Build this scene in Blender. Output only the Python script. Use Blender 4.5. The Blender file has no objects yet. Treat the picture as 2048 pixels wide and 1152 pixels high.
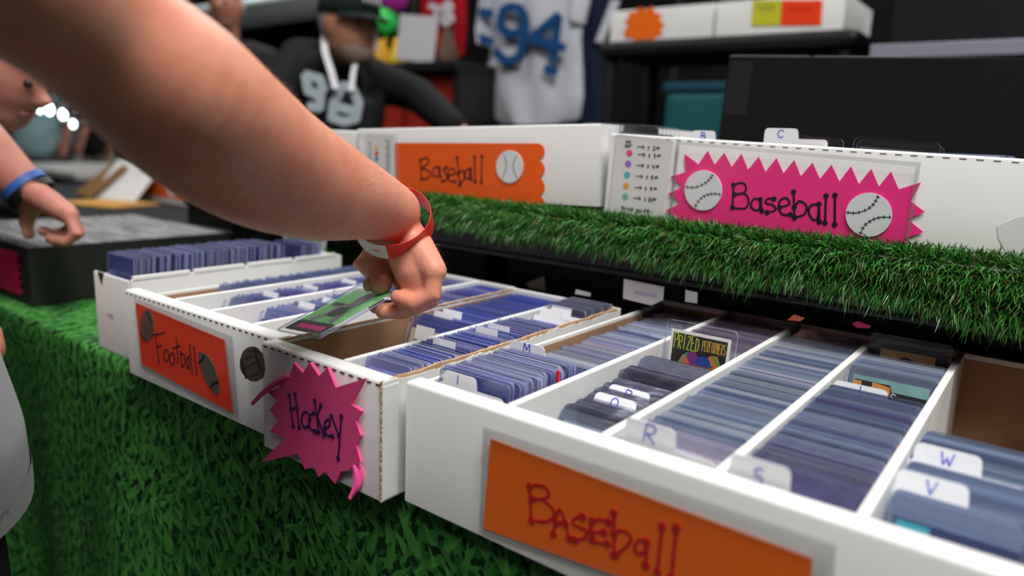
import bpy, bmesh, math, random
from mathutils import Vector as V, Matrix, noise as mnoise
rnd = random.Random(11)
sc = bpy.context.scene
COL = sc.collection
PI = math.pi
# ---------------------------------------------------------------- camera
# All lengths in metres.  Scene frame: X along the front of the card table, Y into the booth, z = 0 at the rim of the
# card boxes; the floor lies FLOOR below, and everything is lifted by -FLOOR at the end so that the floor is at zero.
FLOOR = -0.8566
CAM = V((0.4062, -0.4007, 0.1958))
FPX = 1446.4
YAW, PITCH, ROLL = math.radians(37.134), math.radians(11.375), math.radians(2.415)
F_ = V((-math.sin(YAW)*math.cos(PITCH), math.cos(YAW)*math.cos(PITCH), -math.sin(PITCH)))
R0 = V((math.cos(YAW), math.sin(YAW), 0)); U0 = R0.cross(F_)
R_ = R0*math.cos(ROLL) + U0*math.sin(ROLL); U_ = -R0*math.sin(ROLL) + U0*math.cos(ROLL)
cam = bpy.data.cameras.new('camera'); camo = bpy.data.objects.new('camera', cam); COL.objects.link(camo)
m = Matrix((R_, U_, -F_)).transposed().to_4x4(); m.translation = CAM + V((0, 0, -FLOOR)); camo.matrix_world = m
cam.sensor_width = 36; cam.lens = FPX*36/2048; cam.clip_start = 0.02; cam.clip_end = 200
cam.dof.use_dof = True; cam.dof.focus_distance = 0.70; cam.dof.aperture_fstop = 2.7
sc.camera = camo
# ---------------------------------------------------------------- light and exposure
w = bpy.data.worlds.new('world'); sc.world = w; w.use_nodes = True
w.node_tree.nodes['Background'].inputs[0].default_value = (0.80, 0.90, 1.0, 1)
w.node_tree.nodes['Background'].inputs[1].default_value = 0.22
def area(name, loc, size, power, col=(1, 1, 1), aim=None, sy=None):
    l = bpy.data.lights.new(name, 'AREA'); l.shape = 'RECTANGLE'; l.size = size; l.size_y = sy or size; l.energy = power; l.color = col
    o = bpy.data.objects.new(name, l); COL.objects.link(o); o.location = V(loc) + V((0, 0, -FLOOR))
    if aim is not None:
        o.rotation_euler = (V(aim) - V(loc)).to_track_quat('-Z', 'Y').to_euler()
    return o
LAMPS = [((1.25, -0.45, 3.3), 1.5, .8, 142, (1, .985, .95), 'over the aisle in front of the card boxes'), ((1.55, -2.0, 3.3), 1.6, .8, 55, (1, .985, .95), 'behind the photographer'), ((-2.6, -2.6, 3.3), 1.5, .8, 16, (1, .985, .95), 'over the aisle behind the bending visitor'),  # second and third lamps are added, unseen, as frontal fill
         ((-2.6, .6, 3.3), 1.5, .8, 34, (1, .985, .95), 'over the neighbouring exhibitor table'), ((2.2, 2.6, 3.3), 1.5, .7, 60, (1, .98, .94), 'over the right end of the shelving'), ((-1.6, 3.4, 3.3), 1.5, .7, 80, (1, .98, .94), 'over the hanging jerseys'), ((-7.0, 5.5, 3.3), 2.0, 1.0, 150, (.92, .97, 1), 'over the distant visitors')]
for loc, sx_, sy_, pw, col, _l in LAMPS: area('hall_light', loc, sx_, pw, col, sy=sy_)
vs = sc.view_settings; vs.view_transform = 'Standard'; vs.look = 'None'; vs.exposure = 0.0; vs.gamma = 1.0; vs.use_curve_mapping = False
cy = sc.cycles
cy.max_bounces = 9; cy.diffuse_bounces = 3; cy.glossy_bounces = 3; cy.transmission_bounces = 4; cy.transparent_max_bounces = 11
cy.use_adaptive_sampling = True; cy.adaptive_threshold = 0.025; cy.use_denoising = True; cy.caustics_reflective = False; cy.caustics_refractive = False; cy.sample_clamp_indirect = 4.0
# ---------------------------------------------------------------- geometry helpers
def ray(x, y): return F_ + R_*((x-1024)/FPX) + U_*((576-y)/FPX)
def hit(px, p0, n):
    r = ray(*px); p0 = V(p0); n = V(n); return CAM + r*((p0-CAM).dot(n)/r.dot(n))
def onY(px, Y): return hit(px, (0, Y, 0), (0, 1, 0))
def onZ(px, Z): return hit(px, (0, 0, Z), (0, 0, 1))
def onX(px, X): return hit(px, (X, 0, 0), (1, 0, 0))
def dep(px, d): return CAM + ray(*px)*d
def zm(x0, y0, s):                     # a point read in an enlarged detail, back to the whole frame
    return lambda x, y: (x0 + x/s, y0 + y/s)
class MB:
    def __init__(s): s.v = []; s.f = []; s.m = []
    def add(s, vs, fs, mi=0):
        b = len(s.v); s.v += [V(p) for p in vs]; s.f += [tuple(b+i for i in f) for f in fs]; s.m += [mi]*len(fs); return s
    def box(s, a, b, mi=0):
        (x0, y0, z0), (x1, y1, z1) = a, b
        return s.add([(x0,y0,z0),(x1,y0,z0),(x1,y1,z0),(x0,y1,z0),(x0,y0,z1),(x1,y0,z1),(x1,y1,z1),(x0,y1,z1)],
                     [(0,3,2,1),(4,5,6,7),(0,1,5,4),(1,2,6,5),(2,3,7,6),(3,0,4,7)], mi)
    def bbox(s, a, b, r, mi=0):        # box with chamfered edges
        x0,y0,z0 = a; x1,y1,z1 = b; bm = bmesh.new(); bmesh.ops.create_cube(bm, size=1)
        for v in bm.verts: v.co = V(((x0+x1)/2+v.co.x*(x1-x0), (y0+y1)/2+v.co.y*(y1-y0), (z0+z1)/2+v.co.z*(z1-z0)))
        bmesh.ops.bevel(bm, geom=bm.edges[:], offset=r, segments=2, affect='EDGES', profile=.6)
        bm.verts.index_update(); s.add([v.co.copy() for v in bm.verts], [[v.index for v in f.verts] for f in bm.faces], mi); bm.free(); return s
    def loft(s, rings, cap=True, mi=0, closed=False):
        n = len(rings[0]); vs = [p for r in rings for p in r]; fs = []
        k = len(rings)
        for i in range(k if closed else k-1):
            j = (i+1) % k
            for a in range(n):
                c = (a+1) % n; fs.append((i*n+a, i*n+c, j*n+c, j*n+a))
        if cap and not closed: fs.append(tuple(range(n-1, -1, -1))); fs.append(tuple((k-1)*n+a for a in range(n)))
        return s.add(vs, fs, mi)
    def prism(s, pts, d, mi=0, side=None):        # flat outline (3-D points in one plane) given a thickness vector
        d = V(d); n = len(pts); vs = [V(p) for p in pts] + [V(p)+d for p in pts]
        s.add(vs, [tuple(range(n)), tuple(range(2*n-1, n-1, -1))], mi)
        b = len(s.v)-2*n; fs = [(i, n+i, n+(i+1) % n, (i+1) % n) for i in range(n)]
        s.f += [tuple(b+q for q in f) for f in fs]; s.m += [mi if side is None else side]*n; return s
    def sweep(s, pts, radii, n=12, mi=0, flat=None, up=None, ends=True):
        # tube of varying elliptical section; radii: number or (across, along-up); ends rounded
        pts = [V(p) for p in pts]; rings = []; k = len(pts)
        rr = [r if isinstance(r, (tuple, list)) else (r, r) for r in radii]
        up = V(up) if up is not None else V((0, 0, 1))
        P = list(zip(pts, rr))
        def ring(c, t, r):
            t = t.normalized(); u = up - t*up.dot(t)
            if u.length < 1e-4: u = V((1, 0, 0)) - t*t.x
            u.normalize(); b = t.cross(u)
            return [c + b*(r[0]*math.cos(2*PI*a/n)) + u*(r[1]*math.sin(2*PI*a/n)) for a in range(n)]
        for i in range(k):
            t = pts[min(i+1, k-1)] - pts[max(i-1, 0)]
            if i == 0 and ends:
                tn = t.normalized(); r = rr[0]; q = min(r)
                for f in (.98, .75, .4): rings.append(ring(pts[0]-tn*q*f, t, (r[0]*math.sqrt(1-f*f), r[1]*math.sqrt(1-f*f))))
            rings.append(ring(pts[i], t, rr[i]))
            if i == k-1 and ends:
                tn = t.normalized(); r = rr[-1]; q = min(r)
                for f in (.4, .75, .98): rings.append(ring(pts[-1]+tn*q*f, t, (r[0]*math.sqrt(1-f*f), r[1]*math.sqrt(1-f*f))))
        return s.loft(rings, True, mi)
    def ball(s, c, r, mi=0, n=12, rot=None):
        c = V(c); r = r if isinstance(r, (tuple, list)) else (r, r, r); rings = []
        for i in range(1, n):
            t = PI*i/n; ring = []
            for a in range(2*n):
                p = V((r[0]*math.sin(t)*math.cos(PI*a/n), r[1]*math.sin(t)*math.sin(PI*a/n), -r[2]*math.cos(t)))
                if rot is not None: p = rot @ p
                ring.append(c+p)
            rings.append(ring)
        return s.loft(rings, True, mi)
    def stroke(s, pts, w, nrm, th=.0002, mi=0, dots=(0, 0)):      # a pen line lying in a plane with normal nrm
        pts = [V(p) for p in pts]; nrm = V(nrm).normalized(); t0 = th; s.k = getattr(s, 'k', 0); s.kd = getattr(s, 'kd', 0)
        for i in range(len(pts)-1):
            a, b = pts[i], pts[i+1]; d = b-a
            if d.length < 1e-7: continue
            s.k += 1; th = t0*(1+.07*(s.k % 9))
            d.normalize(); q = nrm.cross(d)*(w/2); e = d*(w*.3)
            s.prism([a-q-e*.6, a-e, a+q-e*.6, b+q+e*.6, b+e, b-q+e*.6], nrm*th, mi)
        for k, p in ((0, pts[0]), (1, pts[-1])):
            if dots[k]:
                u = nrm.orthogonal().normalized(); v = nrm.cross(u)
                s.prism([p+(u*math.cos(2*PI*a/10)+v*math.sin(2*PI*a/10))*dots[k] for a in range(10)], nrm*t0*(1.75+.06*(s.kd % 17)), mi); s.kd += 1
        return s
def origin(o):
    p = V((0, 0, 0))
    while o is not None: p = p + o.location; o = o.parent
    return p
def obj(name, mb, mats, parent=None, local=False, smooth=False, auto=None):
    if isinstance(mb, MB):
        vs, fs, ms = mb.v, mb.f, mb.m
        if parent is None:
            zs = [p.z for p in vs]; xs = [p.x for p in vs]; ys = [p.y for p in vs]
            off = V(((min(xs)+max(xs))/2, (min(ys)+max(ys))/2, min(zs)))
        else: off = V((0, 0, 0)) if local else origin(parent)
        me = bpy.data.meshes.new(name); me.from_pydata([p-off for p in vs], [], fs)
        me.polygons.foreach_set('material_index', ms)
    else: me = mb; off = None
    if not isinstance(mats, (list, tuple)): mats = [mats]
    for mm in mats: me.materials.append(mm)
    me.update()
    bm = bmesh.new(); bm.from_mesh(me); bmesh.ops.recalc_face_normals(bm, faces=bm.faces[:]); bm.to_mesh(me); bm.free()
    if smooth: me.polygons.foreach_set('use_smooth', [True]*len(me.polygons))
    if smooth and auto: me.set_sharp_from_angle(angle=math.radians(auto))
    o = bpy.data.objects.new(name, me); COL.objects.link(o)
    if parent is not None: o.parent = parent
    elif off is not None: o.location = off
    return o
def tag(o, label, cat, group=None, kind=None):
    if label: o['label'] = label
    if cat: o['category'] = cat
    if group: o['group'] = group
    if kind: o['kind'] = kind
    return o
def thing(name, label, cat, loc=(0, 0, 0), group=None, rot=None):
    o = bpy.data.objects.new(name, None); COL.objects.link(o); o.location = loc; o.empty_display_size = .05
    if rot is not None: o.rotation_euler = rot
    return tag(o, label, cat, group)
def struct(name, mb, mats, **k):
    o = obj(name, mb, mats, **k); o['kind'] = 'structure'; return o
def remesh(o, vox, smooth=6):                     # fuse overlapping limbs into one continuous skin
    md = o.modifiers.new('r', 'REMESH'); md.mode = 'VOXEL'; md.voxel_size = vox; md.use_smooth_shade = True
    if smooth:
        s = o.modifiers.new('s', 'SMOOTH'); s.iterations = smooth; s.factor = .5
    dg = bpy.context.evaluated_depsgraph_get(); ev = o.evaluated_get(dg); me = bpy.data.meshes.new_from_object(ev)
    old = o.data; mats = [mm for mm in old.materials]; o.modifiers.clear(); o.data = me; me.materials.clear()
    for mm in mats: me.materials.append(mm)
    bpy.data.meshes.remove(old); me.polygons.foreach_set('use_smooth', [True]*len(me.polygons)); return o
def arc(c, rx, ry, a0, a1, n=14, rot=0):
    o = []; cr, sr = math.cos(rot), math.sin(rot)
    for i in range(n+1):
        t = math.radians(a0+(a1-a0)*i/n); x = rx*math.cos(t); y = ry*math.sin(t); o.append((c[0]+x*cr-y*sr, c[1]+x*sr+y*cr))
    return o
def curve(pts, n=6):                              # Catmull-Rom through 2-D or 3-D points
    pts = [V(p) for p in pts]; o = []
    for i in range(len(pts)-1):
        p0, p1, p2, p3 = pts[max(i-1, 0)], pts[i], pts[i+1], pts[min(i+2, len(pts)-1)]
        for k in range(n):
            t = k/n; o.append(.5*((2*p1)+(p2-p0)*t+(2*p0-5*p1+4*p2-p3)*t*t+(3*p1-p0-3*p2+p3)*t**3))
    o.append(pts[-1]); return o
# ---------------------------------------------------------------- materials
def nt(name):
    mt = bpy.data.materials.new(name); mt.use_nodes = True; t = mt.node_tree
    return mt, t.nodes, t.links, t.nodes['Principled BSDF']
def mat(name, col, rough=.6, spec=.4, metal=0, var=0.0, scale=40, bump=0.0, bscale=300, emit=0, coat=0, sss=0, stretch=None):
    mt, N, L, b = nt(name)
    b.inputs['Base Color'].default_value = (*col, 1); b.inputs['Roughness'].default_value = rough
    b.inputs['Specular IOR Level'].default_value = spec; b.inputs['Metallic'].default_value = metal
    if coat: b.inputs['Coat Weight'].default_value = coat; b.inputs['Coat Roughness'].default_value = .15
    if sss: b.inputs['Subsurface Weight'].default_value = sss; b.inputs['Subsurface Radius'].default_value = (.008, .003, .0015); b.inputs['Subsurface Scale'].default_value = 1
    if emit: b.inputs['Emission Color'].default_value = (*col, 1); b.inputs['Emission Strength'].default_value = emit
    if var or bump:
        tc = N.new('ShaderNodeTexCoord'); mp = N.new('ShaderNodeMapping'); L.new(tc.outputs['Object'], mp.inputs[0])
        if stretch: mp.inputs['Scale'].default_value = stretch
    if var:
        n = N.new('ShaderNodeTexNoise'); n.inputs['Scale'].default_value = scale; n.inputs['Detail'].default_value = 5; L.new(mp.outputs[0], n.inputs['Vector'])
        r = N.new('ShaderNodeMixRGB'); r.inputs[1].default_value = (*[max(0, c*(1-var)) for c in col], 1); r.inputs[2].default_value = (*[min(1, c*(1+var)) for c in col], 1)
        L.new(n.outputs['Fac'], r.inputs[0]); L.new(r.outputs[0], b.inputs['Base Color'])
    if bump:
        n2 = N.new('ShaderNodeTexNoise'); n2.inputs['Scale'].default_value = bscale; n2.inputs['Detail'].default_value = 4; L.new(mp.outputs[0], n2.inputs['Vector'])
        bp = N.new('ShaderNodeBump'); bp.inputs['Strength'].default_value = bump; bp.inputs['Distance'].default_value = .001
        L.new(n2.outputs['Fac'], bp.inputs['Height']); L.new(bp.outputs[0], b.inputs['Normal'])
    return mt
M = {}
M['white'] = mat('white_cardboard', (.80, .80, .785), .55, .35, var=.025, scale=14, bump=.05, bscale=260)
M['oldwhite'] = mat('scuffed_white_cardboard', (.74, .745, .73), .6, .3, var=.08, scale=26, bump=.12, bscale=120)
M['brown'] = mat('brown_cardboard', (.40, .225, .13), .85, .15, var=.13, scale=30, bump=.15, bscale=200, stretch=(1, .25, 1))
M['torn'] = mat('torn_corrugated_core', (.50, .32, .20), .9, .1, var=.3, scale=180, bump=.6, bscale=500)
M['slot'] = mat('dark_slot', (.05, .035, .025), .9, .1)
M['black'] = mat('black_plastic', (.012, .012, .013), .45, .4, var=.3, scale=60, bump=.1, bscale=900)
M['blackbox'] = mat('black_corrugated_plastic', (.010, .010, .011), .5, .4, bump=.5, bscale=1)
M['blackcard'] = mat('black_cardboard', (.014, .014, .014), .55, .4, var=.2, scale=30)
M['orange'] = mat('neon_orange_card', (1.0, .16, .006), .5, .3, var=.03, scale=8)
M['orangered'] = mat('neon_red_orange_card', (1.0, .055, .008), .5, .3, var=.05, scale=12)
M['orange2'] = mat('neon_salmon_orange_card', (1.0, .125, .012), .5, .3, var=.03, scale=10)
M['pink'] = mat('neon_pink_card', (1.0, .035, .27), .5, .3, var=.02, scale=9)
M['foam'] = mat('pink_craft_foam', (.86, .085, .27), .75, .15, var=.04, scale=30, bump=.1, bscale=900)
M['foamedge'] = mat('pink_foam_edge', (1.0, .10, .36), .7, .15)
M['ball'] = mat('baseball_foam_white', (.80, .84, .86), .6, .3)
M['foot'] = mat('brown_football_card', (.125, .088, .070), .5, .35, var=.12, scale=60)
M['ink'] = mat('black_marker', (.006, .005, .008), .4, .4)
M['inkred'] = mat('dark_red_marker', (.55, .006, .005), .5, .3)
M['inknavy'] = mat('navy_marker', (.035, .010, .085), .4, .4)
M['inkblue'] = mat('blue_pen', (.02, .03, .55), .4, .4)
M['tab'] = mat('white_plastic_divider', (.82, .83, .87), .35, .5)
M['paper'] = mat('white_paper', (.80, .80, .80), .7, .2, var=.03, scale=20)
M['skin'] = None
def skin(name, col, red=(.5, .17, .11)):
    mt, N, L, b = nt(name)
    tc = N.new('ShaderNodeTexCoord'); n = N.new('ShaderNodeTexNoise'); n.inputs['Scale'].default_value = 22; n.inputs['Detail'].default_value = 6
    L.new(tc.outputs['Object'], n.inputs['Vector'])
    r = N.new('ShaderNodeValToRGB'); r.color_ramp.elements[0].position = .32; r.color_ramp.elements[1].position = .72
    r.color_ramp.elements[0].color = (*red, 1); r.color_ramp.elements[1].color = (*col, 1); L.new(n.outputs['Fac'], r.inputs[0])
    L.new(r.outputs[0], b.inputs['Base Color']); b.inputs['Roughness'].default_value = .5; b.inputs['Specular IOR Level'].default_value = .35
    b.inputs['Subsurface Weight'].default_value = .25; b.inputs['Subsurface Radius'].default_value = (.010, .004, .002); b.inputs['Subsurface Scale'].default_value = .6
    v = N.new('ShaderNodeTexVoronoi'); v.inputs['Scale'].default_value = 420; L.new(tc.outputs['Object'], v.inputs['Vector'])
    n3 = N.new('ShaderNodeTexNoise'); n3.inputs['Scale'].default_value = 120; n3.inputs['Detail'].default_value = 6; L.new(tc.outputs['Object'], n3.inputs['Vector'])
    mx = N.new('ShaderNodeMath'); mx.operation = 'ADD'; L.new(v.outputs['Distance'], mx.inputs[0]); L.new(n3.outputs['Fac'], mx.inputs[1])
    bp = N.new('ShaderNodeBump'); bp.inputs['Strength'].default_value = .16; bp.inputs['Distance'].default_value = .001; L.new(mx.outputs[0], bp.inputs['Height']); L.new(bp.outputs[0], b.inputs['Normal'])
    return mt
M['skin'] = skin('skin_light', (.76, .355, .235), (.68, .245, .155))
M['skin2'] = skin('skin_pink', (.60, .27, .20), (.50, .19, .14))
M['skin3'] = skin('skin_tan', (.50, .23, .15), (.42, .16, .10))
# clear blue-tinted rigid plastic: the plastic passes most light, stacked layers turn blue
def clear(name, tint, haze=.06, rough=.12, hazecol=(.35, .42, .75), src=None, gl=.30, streak=False, lift=0.0, g0=.045):
    mt, N, L, b = nt(name); out = N['Material Output']; N.remove(b)
    t = N.new('ShaderNodeBsdfTransparent'); t.inputs[0].default_value = (*tint, 1)
    g = N.new('ShaderNodeBsdfGlossy'); g.inputs['Roughness'].default_value = rough; g.inputs['Color'].default_value = (.95, .96, 1, 1)
    d = N.new('ShaderNodeBsdfDiffuse'); d.inputs['Color'].default_value = (*hazecol, 1)
    if src:
        if src == 'attr': o = N.new('ShaderNodeVertexColor'); o.layer_name = 'Col'; c = o.outputs['Color']
        else: o = N.new('ShaderNodeObjectInfo'); c = o.outputs['Color']
        mx = N.new('ShaderNodeMixRGB'); mx.inputs[0].default_value = lift; mx.inputs[2].default_value = (*hazecol, 1); L.new(c, mx.inputs[1]); L.new(mx.outputs[0], d.inputs['Color'])
    f = N.new('ShaderNodeLayerWeight'); f.inputs[0].default_value = .5
    p = N.new('ShaderNodeMath'); p.operation = 'POWER'; L.new(f.outputs['Facing'], p.inputs[0]); p.inputs[1].default_value = 4
    q = N.new('ShaderNodeMath'); q.operation = 'MULTIPLY_ADD'; L.new(p.outputs[0], q.inputs[0]); q.inputs[1].default_value = gl; q.inputs[2].default_value = g0
    m1 = N.new('ShaderNodeMixShader'); m1.inputs[0].default_value = haze; L.new(t.outputs[0], m1.inputs[1]); L.new(d.outputs[0], m1.inputs[2])
    m2 = N.new('ShaderNodeMixShader'); L.new(q.outputs[0], m2.inputs[0]); L.new(m1.outputs[0], m2.inputs[1]); L.new(g.outputs[0], m2.inputs[2])
    if streak:
        tc = N.new('ShaderNodeTexCoord'); mp = N.new('ShaderNodeMapping'); mp.inputs['Scale'].default_value = streak; L.new(tc.outputs['Object'], mp.inputs[0])
        oi = N.new('ShaderNodeObjectInfo'); ad = N.new('ShaderNodeVectorMath'); L.new(mp.outputs[0], ad.inputs[0]); L.new(oi.outputs['Location'], ad.inputs[1])
        n = N.new('ShaderNodeTexNoise'); n.inputs['Scale'].default_value = 1; n.inputs['Detail'].default_value = 3; L.new(ad.outputs[0], n.inputs['Vector'])
        bp = N.new('ShaderNodeBump'); bp.inputs['Strength'].default_value = 1.0; bp.inputs['Distance'].default_value = .0009; L.new(n.outputs['Fac'], bp.inputs['Height'])
        L.new(bp.outputs[0], g.inputs['Normal'])
    L.new(m2.outputs[0], out.inputs[0]); return mt
M['sleeve'] = clear('clear_card_holder_plastic', (.87, .89, .965), haze=.22, rough=.13, src='obj', streak=(34, 34, 70), hazecol=(.45, .50, .72), lift=.06)
M['sleeveedge'] = clear('card_holder_edge_plastic', (.70, .75, .95), haze=.48, rough=.2, hazecol=(.74, .79, .95), src='obj', lift=.38)
M['sleevefar'] = clear('clear_card_holder_plastic_far', (.87, .89, .965), haze=.22, rough=.13, src='attr', streak=(34, 60, 70), hazecol=(.45, .50, .72), lift=.06)
M['sleeveedgefar'] = clear('card_holder_edge_plastic_far', (.70, .75, .95), haze=.48, rough=.2, hazecol=(.74, .79, .95), src='attr', lift=.38)
M['silver'] = clear('clear_grey_sleeves', (.95, .95, .96), haze=.55, rough=.2, src='attr', lift=.3, hazecol=(.85, .85, .86), streak=(30, 60, 55))
M['plasticedge'] = clear('holder_edge_plastic', (.70, .75, .95), haze=.45, rough=.2, hazecol=(.55, .60, .85))
M['film'] = clear('clear_sign_sleeve', (.997, .997, .997), haze=.006, rough=.12, hazecol=(.6, .6, .62), gl=.03, g0=.012)
M['filmedge'] = clear('sign_sleeve_margin', (.95, .95, .95), haze=.13, rough=.12, hazecol=(.42, .42, .43), gl=.05, g0=.03)
def cardmat(name, attr):
    mt, N, L, b = nt(name)
    if attr: o = N.new('ShaderNodeVertexColor'); o.layer_name = 'Col'; c = o.outputs['Color']
    else: o = N.new('ShaderNodeObjectInfo'); c = o.outputs['Color']
    tc = N.new('ShaderNodeTexCoord'); n = N.new('ShaderNodeTexNoise'); n.inputs['Scale'].default_value = 38; n.inputs['Detail'].default_value = 3
    L.new(tc.outputs['Object'], n.inputs['Vector'])
    r = N.new('ShaderNodeMapRange'); r.inputs[1].default_value = .3; r.inputs[2].default_value = .7; r.inputs[3].default_value = .55; r.inputs[4].default_value = 1.35; L.new(n.outputs['Fac'], r.inputs[0])
    mx = N.new('ShaderNodeVectorMath'); mx.operation = 'SCALE'; L.new(c, mx.inputs[0]); L.new(r.outputs[0], mx.inputs['Scale'])
    L.new(mx.outputs[0], b.inputs['Base Color']); b.inputs['Roughness'].default_value = .35
    return mt
M['card'] = cardmat('trading_card_print', False); M['cardstuff'] = cardmat('trading_card_print_far', True)
# cloth printed all over with grass blades
def grass_print():
    mt, N, L, b = nt('grass_print_cloth'); tc = N.new('ShaderNodeTexCoord'); uv = tc.outputs['UV']
    base = N.new('ShaderNodeTexNoise'); base.inputs['Scale'].default_value = 6; base.inputs['Detail'].default_value = 4; L.new(uv, base.inputs['Vector'])
    cr = N.new('ShaderNodeValToRGB'); cr.color_ramp.elements[0].color = (.001, .012, .004, 1); cr.color_ramp.elements[1].color = (.006, .055, .010, 1); cr.color_ramp.elements[0].position = .35; cr.color_ramp.elements[1].position = .7
    L.new(base.outputs['Fac'], cr.inputs[0]); col = cr.outputs[0]
    layers = [(50, (.010, .085, .014), (.022, .15, .022), 5.0, .13), (44, (.016, .13, .02), (.045, .22, .03), 3.5, .14), (56, (.012, .10, .03), (.06, .26, .04), 1.2, .12),
              (38, (.03, .18, .025), (.10, .32, .055), 8.1, .12), (52, (.035, .20, .03), (.09, .36, .075), 2.2, .10)]
    for sc_, c0, c1, off, wd in layers:
        mp = N.new('ShaderNodeMapping'); mp.inputs['Location'].default_value = (off, off*1.7, 0); L.new(uv, mp.inputs[0])
        nz = N.new('ShaderNodeTexNoise'); nz.inputs['Scale'].default_value = 26; L.new(mp.outputs[0], nz.inputs['Vector'])
        sb = N.new('ShaderNodeVectorMath'); sb.operation = 'SUBTRACT'; L.new(nz.outputs['Color'], sb.inputs[0]); sb.inputs[1].default_value = (.5, .5, .5)
        scv = N.new('ShaderNodeVectorMath'); scv.operation = 'SCALE'; L.new(sb.outputs[0], scv.inputs[0]); scv.inputs['Scale'].default_value = .016
        ad = N.new('ShaderNodeVectorMath'); L.new(mp.outputs[0], ad.inputs[0]); L.new(scv.outputs[0], ad.inputs[1])
        vo = N.new('ShaderNodeTexVoronoi'); vo.voronoi_dimensions = '2D'; vo.inputs['Scale'].default_value = sc_; L.new(ad.outputs[0], vo.inputs['Vector'])
        s2 = N.new('ShaderNodeVectorMath'); s2.operation = 'SCALE'; L.new(ad.outputs[0], s2.inputs[0]); s2.inputs['Scale'].default_value = 1
        d = N.new('ShaderNodeVectorMath'); d.operation = 'SUBTRACT'; L.new(s2.outputs[0], d.inputs[0]); L.new(vo.outputs['Position'], d.inputs[1])
        sp = N.new('ShaderNodeSeparateColor'); L.new(vo.outputs['Color'], sp.inputs[0])
        an = N.new('ShaderNodeMath'); an.operation = 'MULTIPLY_ADD'; L.new(sp.outputs[0], an.inputs[0]); an.inputs[1].default_value = 2.4; an.inputs[2].default_value = -1.2
        vr = N.new('ShaderNodeVectorRotate'); vr.rotation_type = 'Z_AXIS'; L.new(d.outputs[0], vr.inputs['Vector']); L.new(an.outputs[0], vr.inputs['Angle'])
        sx = N.new('ShaderNodeSeparateXYZ'); L.new(vr.outputs[0], sx.inputs[0])
        ab = N.new('ShaderNodeMath'); ab.operation = 'ABSOLUTE'; L.new(sx.outputs[0], ab.inputs[0])
        tp = N.new('ShaderNodeMath'); tp.operation = 'MULTIPLY_ADD'; L.new(sx.outputs[1], tp.inputs[0]); tp.inputs[1].default_value = -.16; tp.inputs[2].default_value = wd/sc_
        lt = N.new('ShaderNodeMath'); lt.operation = 'LESS_THAN'; L.new(ab.outputs[0], lt.inputs[0]); L.new(tp.outputs[0], lt.inputs[1])
        cm = N.new('ShaderNodeMixRGB'); cm.inputs[1].default_value = (*c0, 1); cm.inputs[2].default_value = (*c1, 1); L.new(sp.outputs[1], cm.inputs[0])
        mx = N.new('ShaderNodeMixRGB'); L.new(lt.outputs[0], mx.inputs[0]); L.new(col, mx.inputs[1]); L.new(cm.outputs[0], mx.inputs[2]); col = mx.outputs[0]
    L.new(col, b.inputs['Base Color']); b.inputs['Roughness'].default_value = .75; b.inputs['Specular IOR Level'].default_value = .2
    return mt
M['cloth'] = grass_print()
def blademat():
    mt, N, L, b = nt('plastic_grass'); o = N.new('ShaderNodeVertexColor'); o.layer_name = 'Col'; L.new(o.outputs['Color'], b.inputs['Base Color'])
    b.inputs['Roughness'].default_value = .38; b.inputs['Specular IOR Level'].default_value = .5
    return mt
M['blade'] = blademat()
def fabric(name, col, rough=.9, sc_=900, var=.1): return mat(name, col, rough, .15, var=var, scale=60, bump=.25, bscale=sc_)
# ---------------------------------------------------------------- hall, table and cloth
TZ = -.1066                                        # table top
M['floor'] = mat('grey_hall_carpet', (.055, .057, .06), .95, .1, var=.25, scale=60)
M['dark'] = mat('dark_hall_wall', (.02, .021, .022), .9, .1, var=.2, scale=2)
M['ceil'] = mat('dark_ceiling', (.018, .018, .02), .9, .1, var=.2, scale=3)
struct('floor', MB().box((-16, -6, FLOOR-.1), (10, 16, FLOOR)), M['floor'])
struct('wall_back', MB().box((-16, 15.8, FLOOR), (10, 16, 5.2)), M['dark'])
struct('wall_left', MB().box((-16.2, -6, FLOOR), (-16, 16, 5.2)), M['dark'])
struct('wall_right', MB().box((10, -6, FLOOR), (10.2, 16, 5.2)), M['dark'])
struct('wall_front', MB().box((-16, -6.2, FLOOR), (10, -6, 5.2)), M['dark'])
struct('ceiling', MB().box((-16, -6, 5.2), (10, 16, 5.3)), M['ceil'])
M['fixture'] = mat('light_fixture_white', (.7, .7, .7), .5)
M['tube'] = mat('lit_lamp_diffuser', (1, .98, .95), .5, emit=1.5)
for (loc_, s, t, _p, _c, nm) in LAMPS:
    x, y = loc_[:2]; f = thing('ceiling_lamp', 'rectangular hall lamp hanging ' + nm, 'lamp', (x, y, 3.31), group='hall lamps')
    obj('housing', MB().bbox((x-s/2-.04, y-t/2-.04, 3.33), (x+s/2+.04, y+t/2+.04, 3.42), .01), M['fixture'], f)
    obj('diffuser', MB().box((x-s/2, y-t/2, 3.315), (x+s/2, y+t/2, 3.33)), M['tube'], f)
    for sx in (-.5, .5): obj('rod', MB().box((x+sx-.008, y-.008, 3.42), (x+sx+.008, y+.008, 5.2)), M['black'], f)
tab_ = thing('folding_table', 'long folding table under the grass-print cloth', 'table', (-.1, .48, FLOOR))
EDGE = .016
obj('tabletop', MB().bbox((-1.47, EDGE+.004, TZ-.035), (1.25, .97, TZ-.003), .004), M['black'], tab_)
for lx in (-1.38, -.2, 1.05):
    for ly in (.10, .88): obj('leg', MB().sweep([(lx, ly, FLOOR), (lx, ly, TZ-.03)], [.014, .014], 8), M['black'], tab_)
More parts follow.
